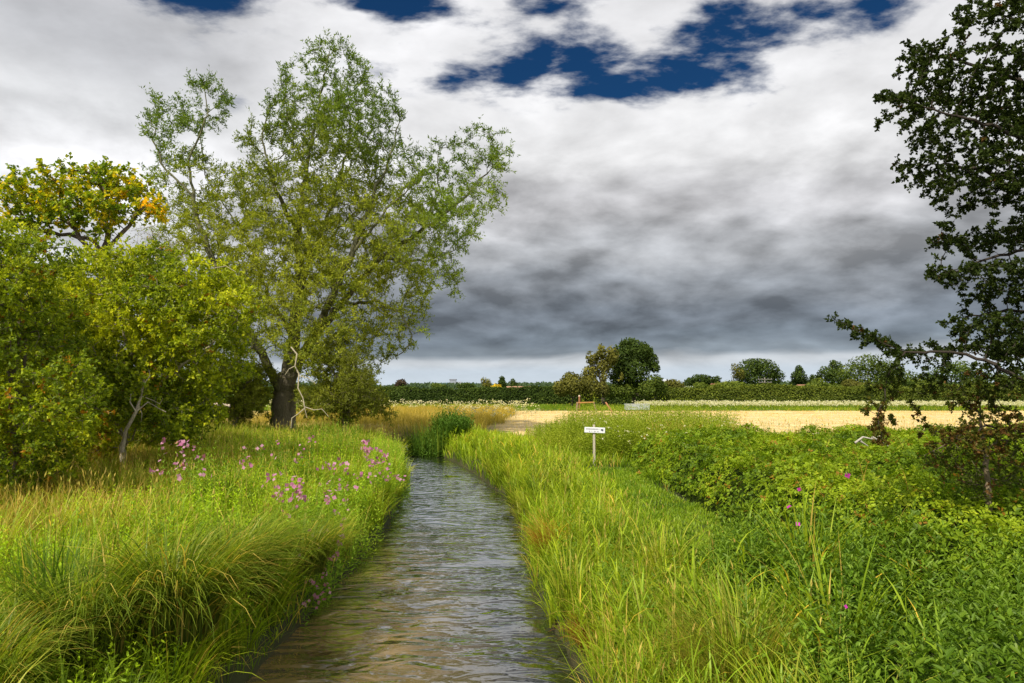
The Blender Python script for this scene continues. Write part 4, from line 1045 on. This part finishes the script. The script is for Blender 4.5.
# cow parsley: white heads along the meadow and the far field margin
def umbels(name, label, n, reg, mask, h0, seed, rad, cols=((.50, .46, .24), (.66, .62, .42), (.42, .40, .16)), stem=True, cat='flowers'):
    rng = np.random.RandomState(seed); a = Acc(); x, y = scatter(rng, n, *reg, mask); m = len(x)
    b = np.stack([x, y, gz(x, y)], -1); h = h0 * rng.uniform(.65, 1.2, m)
    c = pal(rng, m, [[.12, .17, .03], [.2, .24, .05]], None, .1)
    blades(a, b, h, np.full(m, rad * .16), rng.uniform(0, 2 * PI, m), .1 * np.abs(rng.randn(m)), 0 * h, c * .7, c, 1, rng)
    k = 5; P = np.repeat(b + np.array([0, 0, 1]) * h[:, None], k, 0) + rng.randn(m * k, 3) * rad * np.array([.9, .9, .35])
    nn = unit(rdir(rng, m * k) * .8 + np.array([0, -.4, 1.]))
    leaves(a, P, np.cross(nn, rdir(rng, m * k)), nn, rad * 1.1, rad * .9, pal(rng, m * k, cols, None, .1), fold=.1)
    o = a.build(name, M['petal']); return tag(o, label, cat, kind='stuff')
umbels('cow_parsley', 'cream umbel flowers along the top of the golden meadow', 300, (-22, 2, 56, 64), None, .95, 951, .12)
umbels('cow_parsley', 'scattered cream umbels on the near edge of the golden meadow', 120, (-4, 1.6, 36, 50), None, .95, 952, .09)
umbels('cow_parsley', 'cream flowering strip along the far edge of the pale field', 2700, (14, 66, 72, 80), None, .60, 953, .15)
umbels('cow_parsley', 'small pale flower specks in the weeds right of the signpost', 130, (2.5, 11, 17, 26), None, 1.0, 954, .05)

# seed heads poking from the field edge of the brambles
def seedheads(name, label, n, reg, mask, h0, seed, ln, cols=((.22, .20, .08), (.32, .27, .12), (.24, .17, .09))):
    rng = np.random.RandomState(seed); a = Acc(); x, y = scatter(rng, n, *reg, mask); m = len(x)
    b = np.stack([x, y, gz(x, y)], -1); h = h0 * rng.uniform(.7, 1.15, m); az = rng.uniform(0, 2 * PI, m)
    c = pal(rng, m, cols, None, .1); th = .12 * np.abs(rng.randn(m))
    tip = blades(a, b, h, np.full(m, .006) * (1 + y / 12), az, th, .25 * rng.rand(m), c * .8, c, 2, rng)
    d = np.stack([np.cos(az) * .3, np.sin(az) * .3, np.ones(m)], -1)
    leaves(a, tip - d * ln * .3, d, rdir(rng, m), ln * rng.uniform(.7, 1.3, m), ln * .2, c, fold=.3)
    o = a.build(name, M['grass']); return tag(o, label, 'grass', kind='stuff')
seedheads('seed_grass', 'tan seeding grass stems along the field side of the brambles', 1300, (4, 18, 17, 23.5), lambda x, y: y > 19 - .1 * x, 1.05, 961, .12)
seedheads('seed_grass', 'tan seeding grasses through the left bank', 2600, (-14, -3, 7, 27), left, .85, 962, .10)
seedheads('seed_grass', 'tan seeding grasses through the right bank', 900, (.6, 5, 5, 24), lambda x, y: right(x, y) & (x < xr(y) + 1.7), .75, 963, .09)

# ------------------------------------------------------------------ objects
def signpost():
    c = W(594, 433, 19.5); z0 = float(gz(c[0], c[1])); x, y = c[0], c[1]
    t = empty('signpost', (x, y, z0), 'small white notice board on a pale wooden post on the right bank', 'sign')
    zt = W(594, 424.6, 19.5)[2]
    a = Acc(); box(a, (x, y, (z0 - .2 + zt) / 2), (.065, .06, zt - z0 + .2), (.46, .40, .30), bev=.008); a.build('post', M['wood'], t)
    zc = W(594.5, 430, 19.5)[2]; xc = W(594.5, 430, 19.5)[0]
    a = Acc(); box(a, (xc, y - .055, zc), (.58, .022, .155), (.80, .80, .80), ry=R(2.2), bev=.005); bd = a.build('board', M['paint'], t)
    # rows of faded dark lettering, too small to read in the photo
    a = Acc(); rng = np.random.RandomState(5)
    def mark(u, v, w, h, c): 
        cy, sn = math.cos(R(2.2)), math.sin(R(2.2))
        box(a, (xc + u * cy + v * sn, y - .0705, zc - u * sn + v * cy), (w, .003, h), c, ry=R(2.2), bev=.0006)
    u = -.235
    while u < .13:
        w = rng.choice([.014, .018, .022]); mark(u, .03, w * .7, .034, (.25, .26, .28)); u += w + .005 + (.018 if rng.rand() < .15 else 0)
    u = -.16
    while u < .11:
        w = rng.choice([.014, .018, .022]); mark(u, -.035, w * .7, .030, (.30, .31, .32)); u += w + .006 + (.03 if rng.rand() < .2 else 0)
    mark(.205, .015, .07, .045, (.10, .11, .14)); mark(.225, -.012, .035, .02, (.16, .17, .2))
    a.build('lettering', M['paint'], bd)
signpost()

def timber_frame():
    D = 66; c = W(585.5, 402.5, D); z0 = .8; x, y = c[0], c[1]
    t = empty('timber_frame', (x, y, z0), 'orange brown timber rail on splayed legs in front of the field trees', 'fence')
    zr = c[2]; a = Acc(); box(a, (x, y, zr), (1.75, .12, .13), (.36, .18, .06), ry=R(-1.5), bev=.012); a.build('rail', M['wood'], t)
    for sx in (-1, 1):
        for sy in (-1, 1):
            a = Acc(); s = np.array([x + sx * .78, y + sy * .06, zr + .02]); e = np.array([x + sx * (1.0 if sx > 0 else .9), y + sy * .45, z0 - .05])
            tube(a, [s, (s + e) / 2, e], [.06, .06, .055], (.22, .15, .10), 6); a.build('leg', M['wood'], t)
    a = Acc(); tube(a, [(x - .6, y + .1, z0), (x - .58, y + .1, zr + .3), (x - .58, y + .1, W(581, 396.5, D)[2])], [.10, .09, .075], (.24, .11, .06), 8); a.build('post', M['wood'], t)
    a = Acc(); zt = W(581, 396.5, D)[2]; tube(a, [(x - .58, y + .1, zt), (x - .58, y + .1, zt + .10), (x - .58, y + .1, zt + .14)], [.11, .09, .02], (.55, .42, .32), 8); a.build('post_cap', M['wood'], t)
timber_frame()

def trough():
    D = 66; a0 = W(637, 409, D); z0 = .8; x, y = a0[0], a0[1]
    t = empty('water_trough', (x, y, z0), 'grey galvanised water trough standing on the grass right of the timber frame', 'trough')
    g = (.36, .42, .42); L, Wd, H = 2.3, .6, .62
    a = Acc(); rz = R(8)
    for (ox, oy, sx, sy, oz, sz) in ((0, -Wd / 2, L, .03, .38, H - .1), (0, Wd / 2, L, .03, .38, H - .1), (-L / 2, 0, .03, Wd - .04, .38, H - .1), (L / 2, 0, .03, Wd - .04, .38, H - .1), (0, 0, L - .05, Wd - .05, .14, .03)):
        box(a, (x + ox * math.cos(rz) - oy * math.sin(rz), y + ox * math.sin(rz) + oy * math.cos(rz), z0 + oz), (sx, sy, sz), g, rz=rz, bev=.006)
    a.build('basin', M['metal'], t)
    a = Acc(); 
    for oy in (-Wd / 2 - .01, Wd / 2 + .01): box(a, (x - oy * math.sin(rz), y + oy * math.cos(rz), z0 + .66), (L + .06, .05, .04), (.6, .64, .63), rz=rz, bev=.008)
    a.build('rim', M['metal'], t)
    for sx in (-1, 1):
        for sy in (-1, 1):
            a = Acc(); ox, oy = sx * (L / 2 - .15), sy * Wd / 2 * .7
            box(a, (x + ox * math.cos(rz) - oy * math.sin(rz), y + ox * math.sin(rz) + oy * math.cos(rz), z0 + .06), (.06, .06, .14), (.2, .22, .22), rz=rz); a.build('leg', M['metal'], t)
trough()

def plank():
    a = Acc(); p = W(609, 407, 58); x, y = p[0], p[1]
    box(a, (x, y, p[2]), (.12, .05, 1.0), (.40, .20, .10), ry=R(-35), bev=.01)
    tag(a.build('leaning_plank', M['wood'], origin=(x, y, .8)), 'short brown plank sticking up at a slant left of the water trough', 'plank')
plank()

def log_():
    a = Acc(); D = 27; pts = [W(204, 405, D), W(212, 404.5, D), W(222, 405, D), W(230, 406, D)]
    tube(a, pts, [.07, .085, .08, .06], (.52, .42, .32), 9)
    tag(a.build('fallen_branch', M['wood'], smooth=True, origin=pts[0]), 'pale barkless log lying in scrub left of the willow trunk', 'log')
    a = Acc(); D = 11.5
    for br in (((855, 443), (863, 437), (872, 439), (880, 436)), ((872, 437), (880, 441), (888, 446)), ((860, 441), (868, 446))):
        tube(a, [W(x, y, D) for x, y in br], np.linspace(.022, .009, len(br)), (.42, .38, .31), 6)
    tag(a.build('fallen_branch', M['wood'], smooth=True, origin=W(865, 441, D)), 'bleached broken branch caught on top of the brambles', 'branch')
log_()

def house(label, px, py, D, wdt, hw, roofc, wallc, hr=1.6, rz=0, group='houses beyond the hedge', depth=6, z0=.8):
    c = W(px, py, D); zr = c[2]; x, y = c[0], c[1]
    t = empty('house', (x, y, z0), label, 'house', group)
    we = zr - hr; a = Acc(); box(a, (x, y, (z0 + we) / 2), (wdt, depth, we - z0), wallc, bev=.03); wl = a.build('wall', M['wall'], t)
    a = Acc(); o = .35; X0, X1, Y0, Y1 = x - wdt / 2 - o, x + wdt / 2 + o, y - depth / 2 - o, y + depth / 2 + o
    V = np.array([(X0, Y0, we - .1), (X1, Y0, we - .1), (X1, Y1, we - .1), (X0, Y1, we - .1), (X0 + .3, y, zr), (X1 - .3, y, zr),
                  (X0, Y0, we + .02), (X1, Y0, we + .02), (X1, Y1, we + .02), (X0, Y1, we + .02)])
    q = [[0, 1, 7, 6], [1, 2, 8, 7], [2, 3, 9, 8], [3, 0, 6, 9], [6, 7, 5, 4], [8, 9, 4, 5], [7, 8, 5, 5], [9, 6, 4, 4], [3, 2, 1, 0]]
    a.add(V, q, np.array(roofc)); rf = a.build('roof', M['roof'], t)
    for k in (-.3, .3):
        a = Acc(); box(a, (x + wdt * k, y - depth / 2 - .02, we - 1.1), (1.3, .06, 1.1), (.05, .06, .08), bev=.02); a.build('window', M['paint'], t)
house('low white walled bungalow right of the field trees', 683, 386, 150, 4.6, 2, (.42, .44, .44), (.62, .64, .66), hr=.9)
house('small white gable end partly hidden behind dark round bush', 668, 379.5, 170, 3.2, 2, (.50, .52, .55), (.7, .72, .75), hr=1.2)
house('brown roofed cottage between low dark tree and light shrubs', 718, 383.5, 150, 3.0, 2, (.30, .13, .08), (.42, .30, .22), hr=1.5)
house('brown roofed cottage right of the conifer', 806, 384.5, 135, 3.4, 2, (.34, .17, .10), (.40, .30, .22), hr=1.5)
house('low brown roofed house on the skyline above the dark hedge', 524, 386.2, 140, 7, 2, (.40, .22, .13), (.5, .4, .3), hr=.6)

def tower():
    D = 600; c = W(453, 380, D); t = empty('tower', (c[0], D, .8), 'tiny grey block tower standing up from the far hills', 'tower')
    a = Acc(); box(a, (c[0], D, (c[2] + .8) / 2), (5.5, 6, c[2] - .8), (.30, .32, .36), bev=.1); a.build('shaft', M['wall'], t)
    a = Acc(); box(a, (c[0] + 5, D, (c[2] - 1.5 + .8) / 2), (4.2, 6, c[2] - 1.5 - .8), (.38, .38, .42), bev=.1); a.build('annex', M['wall'], t)
    a = Acc(); box(a, (c[0], D, c[2] + .4), (6.2, 6.6, .8), (.25, .26, .30), bev=.1); a.build('parapet', M['wall'], t)
tower()

def pole():
    D = 118; b = W(765, 392, D); x, y = b[0], b[1]; zt = W(765, 377.5, D)[2]
    t = empty('telegraph_pole', (x, y, .8), 'telegraph pole with two cross arms in front of the dome shaped tree', 'pole')
    a = Acc(); tube(a, [(x, y, .7), (x, y, zt)], [.14, .10], (.26, .23, .19), 8); a.build('pole', M['wood'], t)
    for k, (py, w) in enumerate(((379.3, 2.5), (382.3, 2.3))):
        z = W(765, py, D)[2]; a = Acc(); box(a, (x, y - .16, z), (w, .10, .10), (.20, .18, .16)); arm = a.build('cross_arm', M['wood'], t)
        for s in (-.45, -.2, .2, .45):
            a = Acc(); tube(a, [(x + s * w, y - .16, z + .06), (x + s * w, y - .16, z + .16), (x + s * w, y - .16, z + .20)], [.04, .045, .02], (.26, .26, .25), 6); a.build('insulator', M['paint'], arm)
pole()

# ------------------------------------------------------------------ sky
SUN_EL, SUN_AZ = 48, -148       # azimuth clockwise from the view direction (+Y)
def world():
    w = bpy.data.worlds.new('World'); scene.world = w; w.use_nodes = True
    nt = w.node_tree; N, L = nt.nodes, nt.links; N.clear()
    out = N.new('ShaderNodeOutputWorld'); bg = N.new('ShaderNodeBackground'); bg.inputs['Strength'].default_value = .1
    L.new(bg.outputs[0], out.inputs['Surface'])
    sky = N.new('ShaderNodeTexSky'); sky.sky_type = 'NISHITA'; sky.sun_disc = False
    sky.sun_elevation = R(SUN_EL); sky.sun_rotation = R(SUN_AZ)
    tc = N.new('ShaderNodeTexCoord'); nz = N.new('ShaderNodeVectorMath'); nz.operation = 'NORMALIZE'; L.new(tc.outputs['Generated'], nz.inputs[0])
    sp = N.new('ShaderNodeSeparateXYZ'); L.new(nz.outputs[0], sp.inputs[0])
    def val(v):
        n = N.new('ShaderNodeValue'); n.outputs[0].default_value = v; return n.outputs[0]
    def m(op, a, b=None, c=None, clamp=False):
        n = N.new('ShaderNodeMath'); n.operation = op; n.use_clamp = clamp
        for i, q in enumerate((a, b, c)):
            if q is None: continue
            if isinstance(q, (int, float)): n.inputs[i].default_value = q
            else: L.new(q, n.inputs[i])
        return n.outputs[0]
    def ss(x, a, b):
        n = N.new('ShaderNodeMapRange'); n.interpolation_type = 'SMOOTHSTEP'; L.new(x, n.inputs[0])
        n.inputs[1].default_value = a; n.inputs[2].default_value = b; return n.outputs[0]
    x, y, z = sp.outputs
    hyp = m('SQRT', m('ADD', m('MULTIPLY', x, x), m('MULTIPLY', y, y)))
    e = m('DIVIDE', z, m('MAXIMUM', hyp, .05))         # tangent of the elevation
    az = m('ARCTAN2', x, y)
    # cloud deck seen in perspective
    dn = m('ADD', m('MAXIMUM', z, 0.), .30)
    cmb = N.new('ShaderNodeCombineXYZ'); L.new(m('DIVIDE', x, dn), cmb.inputs[0]); L.new(m('DIVIDE', y, dn), cmb.inputs[1]); L.new(m('MULTIPLY', e, 1.2), cmb.inputs[2])
    def noise(scale, detail, rough=.55, off=(0, 0, 0), sc=(1, 1, 1), dist=0.):
        mp = N.new('ShaderNodeMapping'); mp.inputs['Location'].default_value = off; mp.inputs['Scale'].default_value = sc
        L.new(cmb.outputs[0], mp.inputs[0]); n = N.new('ShaderNodeTexNoise'); n.inputs['Scale'].default_value = scale
        n.inputs['Detail'].default_value = detail; n.inputs['Roughness'].default_value = rough; n.inputs['Distortion'].default_value = dist
        L.new(mp.outputs[0], n.inputs['Vector']); return n.outputs['Fac']
    big = noise(.55, 3, .5, (3.1, 1.7, 0)); mid_ = noise(1.5, 7, .58, (7.3, 2.2, 0), dist=.25); mid2 = noise(1.5, 7, .58, (7.3 - .09, 2.2 + .05, .06), dist=.25)
    fine = noise(4.2, 7, .6, (1.3, 9.2, 0), dist=.3)
    def ramp(fac, pts):
        r = N.new('ShaderNodeValToRGB'); cr = r.color_ramp; cr.interpolation = 'EASE'
        while len(cr.elements) > 1: cr.elements.remove(cr.elements[-1])
        cr.elements[0].position = pts[0][0]; cr.elements[0].color = (*pts[0][1], 1)
        for p, c in pts[1:]:
            q = cr.elements.new(p); q.color = (*c, 1)
        L.new(fac, r.inputs[0]); return r.outputs[0]
    warp = m('MULTIPLY', m('SUBTRACT', big, .5), .16)
    warp2 = m('MULTIPLY', m('SUBTRACT', mid_, .5), .10)
    low = ss(e, .02, .10)
    ee = m('ADD', e, m('MULTIPLY', m('ADD', warp, warp2), m('MULTIPLY_ADD', low, .85, .15)))
    A = ramp(ee, [(0, (.62, .70, .77)), (.022, (.60, .68, .76)), (.036, (.62, .66, .70)), (.047, (.25, .295, .34)), (.062, (.175, .21, .25)), (.10, (.19, .22, .26)),
                  (.15, (.29, .315, .35)), (.20, (.42, .435, .46)), (.27, (.60, .60, .62)), (.34, (.82, .82, .83)), (.55, (.86, .86, .88)), (1.0, (.6, .62, .66))])
    B = ramp(ee, [(0, (.52, .60, .68)), (.03, (.50, .55, .60)), (.06, (.40, .43, .47)), (.16, (.66, .67, .69)), (.26, (.85, .85, .87)), (.36, (.74, .75, .77)), (.46, (.58, .59, .62)), (.6, (.74, .74, .77)), (1.0, (.6, .62, .66))])
    amask = m('MULTIPLY', ss(az, -.52, -.22), ss(az, 1.6, .9))
    mx = N.new('ShaderNodeMix'); mx.data_type = 'RGBA'; L.new(amask, mx.inputs[0]); L.new(B, mx.inputs[6]); L.new(A, mx.inputs[7])
    relief = m('SUBTRACT', mid_, mid2)
    tex = m('ADD', m('MULTIPLY_ADD', m('SUBTRACT', mid_, .5), .65, 1.0), m('MULTIPLY', relief, 1.5))
    tex = m('ADD', tex, m('MULTIPLY', m('SUBTRACT', fine, .5), .12))
    lim = ss(e, .0, .07)
    tex = m('ADD', m('MULTIPLY', m('SUBTRACT', tex, 1.), m('MULTIPLY_ADD', lim, .75, .25)), 1.)
    # bright tops are flatter than dark bases
    rel2 = m('SUBTRACT', noise(3.4, 6, .55, (2.3, 5.2, 0), dist=.15), noise(3.4, 6, .55, (2.3 - .05, 5.2 + .04, .03), dist=.15))
    tex = m('ADD', tex, m('MULTIPLY', m('MULTIPLY', rel2, ss(e, .03, .09)), 1.5))
    def vor(f, scale=2.6):
        sc_ = N.new('ShaderNodeVectorMath'); sc_.operation = 'SCALE'; sc_.inputs['Scale'].default_value = f; L.new(cmb.outputs[0], sc_.inputs[0])
        wv = N.new('ShaderNodeTexNoise'); wv.inputs['Scale'].default_value = 2.2; wv.inputs['Detail'].default_value = 3; L.new(sc_.outputs[0], wv.inputs['Vector'])
        ad = N.new('ShaderNodeVectorMath'); ad.operation = 'MULTIPLY_ADD'; L.new(wv.outputs['Color'], ad.inputs[0]); ad.inputs[1].default_value = (.55, .55, .55); L.new(sc_.outputs[0], ad.inputs[2])
        v = N.new('ShaderNodeTexVoronoi'); v.feature = 'SMOOTH_F1'; v.inputs['Scale'].default_value = scale; v.inputs['Smoothness'].default_value = .55; v.voronoi_dimensions = '2D'
        L.new(ad.outputs[0], v.inputs['Vector']); return v.outputs['Distance']
    puffy = m('SUBTRACT', vor(.965), vor(1.0))
    tex = m('ADD', tex, m('MULTIPLY', m('MULTIPLY', puffy, ss(e, .03, .08)), 1.25))
    flat = ss(e, .42, .20); tex = m('ADD', m('MULTIPLY', m('SUBTRACT', tex, 1.), m('MULTIPLY_ADD', flat, .55, .45)), 1.)
    tex = m('MAXIMUM', tex, .6)
    cl = N.new('ShaderNodeVectorMath'); cl.operation = 'SCALE'; L.new(mx.outputs[2], cl.inputs[0]); L.new(tex, cl.inputs['Scale'])
    # gaps of blue
    def gap(ca, ce, sa, se, slope=0., amp=1.):
        da = m('DIVIDE', m('SUBTRACT', az, ca), sa)
        de = m('DIVIDE', m('SUBTRACT', m('SUBTRACT', e, ce), m('MULTIPLY', m('SUBTRACT', az, ca), slope)), se)
        q = m('ADD', m('MULTIPLY', da, da), m('MULTIPLY', de, de))
        return m('MULTIPLY', m('EXPONENT', m('MULTIPLY', q, -1.)), amp)
    g = gap(.12, .478, .30, .052, -.01, 1.35)
    for a_ in ((.45, .515, .22, .035, 0, 1.0), (.20, .44, .16, .022, 0, .55), (-.21, .575, .14, .03, 0, 1.3), (.12, .59, .40, .05, 0, .75), (-.453, .535, .08, .045, 0, 1.7), (-.386, .406, .03, .022, .3, .5), (.374, .41, .05, .014, .2, .6)): g = m('ADD', g, gap(*a_))
    g = m('ADD', g, m('MULTIPLY', ss(e, .62, .9), .75))
    puff = noise(6.2, 6, .55, (4.4, 8.1, 0), sc=(.8, 1.2, 1), dist=.1)
    gn = m('ADD', m('MULTIPLY', m('SUBTRACT', puff, .5), -5.6), m('MULTIPLY', m('SUBTRACT', fine, .5), -1.2))
    gm = ss(m('ADD', m('MULTIPLY', g, 1.0), m('MULTIPLY', gn, m('MINIMUM', m('MULTIPLY', g, 2.), 1.))), .24, 1.35)
    bl = N.new('ShaderNodeMix'); bl.data_type = 'RGBA'; bl.blend_type = 'MULTIPLY'; bl.inputs[0].default_value = 1
    bl.inputs[7].default_value = (.075, .25, .44, 1); L.new(sky.outputs[0], bl.inputs[6])
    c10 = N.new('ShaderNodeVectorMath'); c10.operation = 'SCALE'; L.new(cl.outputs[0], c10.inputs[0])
    # unseen clouds behind the camera, brightened to add fill light
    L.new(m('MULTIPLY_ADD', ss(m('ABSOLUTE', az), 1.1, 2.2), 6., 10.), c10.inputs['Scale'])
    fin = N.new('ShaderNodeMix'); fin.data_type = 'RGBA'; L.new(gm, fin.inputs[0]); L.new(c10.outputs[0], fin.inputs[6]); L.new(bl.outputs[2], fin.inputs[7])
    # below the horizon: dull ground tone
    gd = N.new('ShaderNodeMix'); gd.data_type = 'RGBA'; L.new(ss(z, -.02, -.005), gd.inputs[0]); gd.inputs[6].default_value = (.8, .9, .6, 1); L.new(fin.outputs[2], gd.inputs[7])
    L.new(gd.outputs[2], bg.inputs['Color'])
world()

sd = bpy.data.lights.new('sun', 'SUN'); sd.energy = 5.0; sd.angle = R(.7); sd.color = (1.0, .93, .80)
so = bpy.data.objects.new('sun', sd); col.objects.link(so)
so.rotation_euler = (R(90 - SUN_EL), 0, PI - R(SUN_AZ))
so.location = (20, -20, 30)

cam = bpy.data.cameras.new('camera'); co = bpy.data.objects.new('camera', cam); col.objects.link(co)
cam.sensor_width = 36; cam.lens = 36 * F / 1024; cam.clip_end = 9000; cam.clip_start = .05
co.location = (0, 0, EYE); co.rotation_euler = (PI / 2 + PITCH, 0, 0)
scene.camera = co
scene.render.resolution_x = 1024; scene.render.resolution_y = 683
scene.view_settings.view_transform = 'Standard'; scene.view_settings.look = 'None'; scene.view_settings.exposure = 0
scene.render.engine = 'CYCLES'
scene.cycles.max_bounces = 6; scene.cycles.diffuse_bounces = 3; scene.cycles.glossy_bounces = 3; scene.cycles.transmission_bounces = 3; scene.cycles.transparent_max_bounces = 4
print('tree leaves', total_leaves)
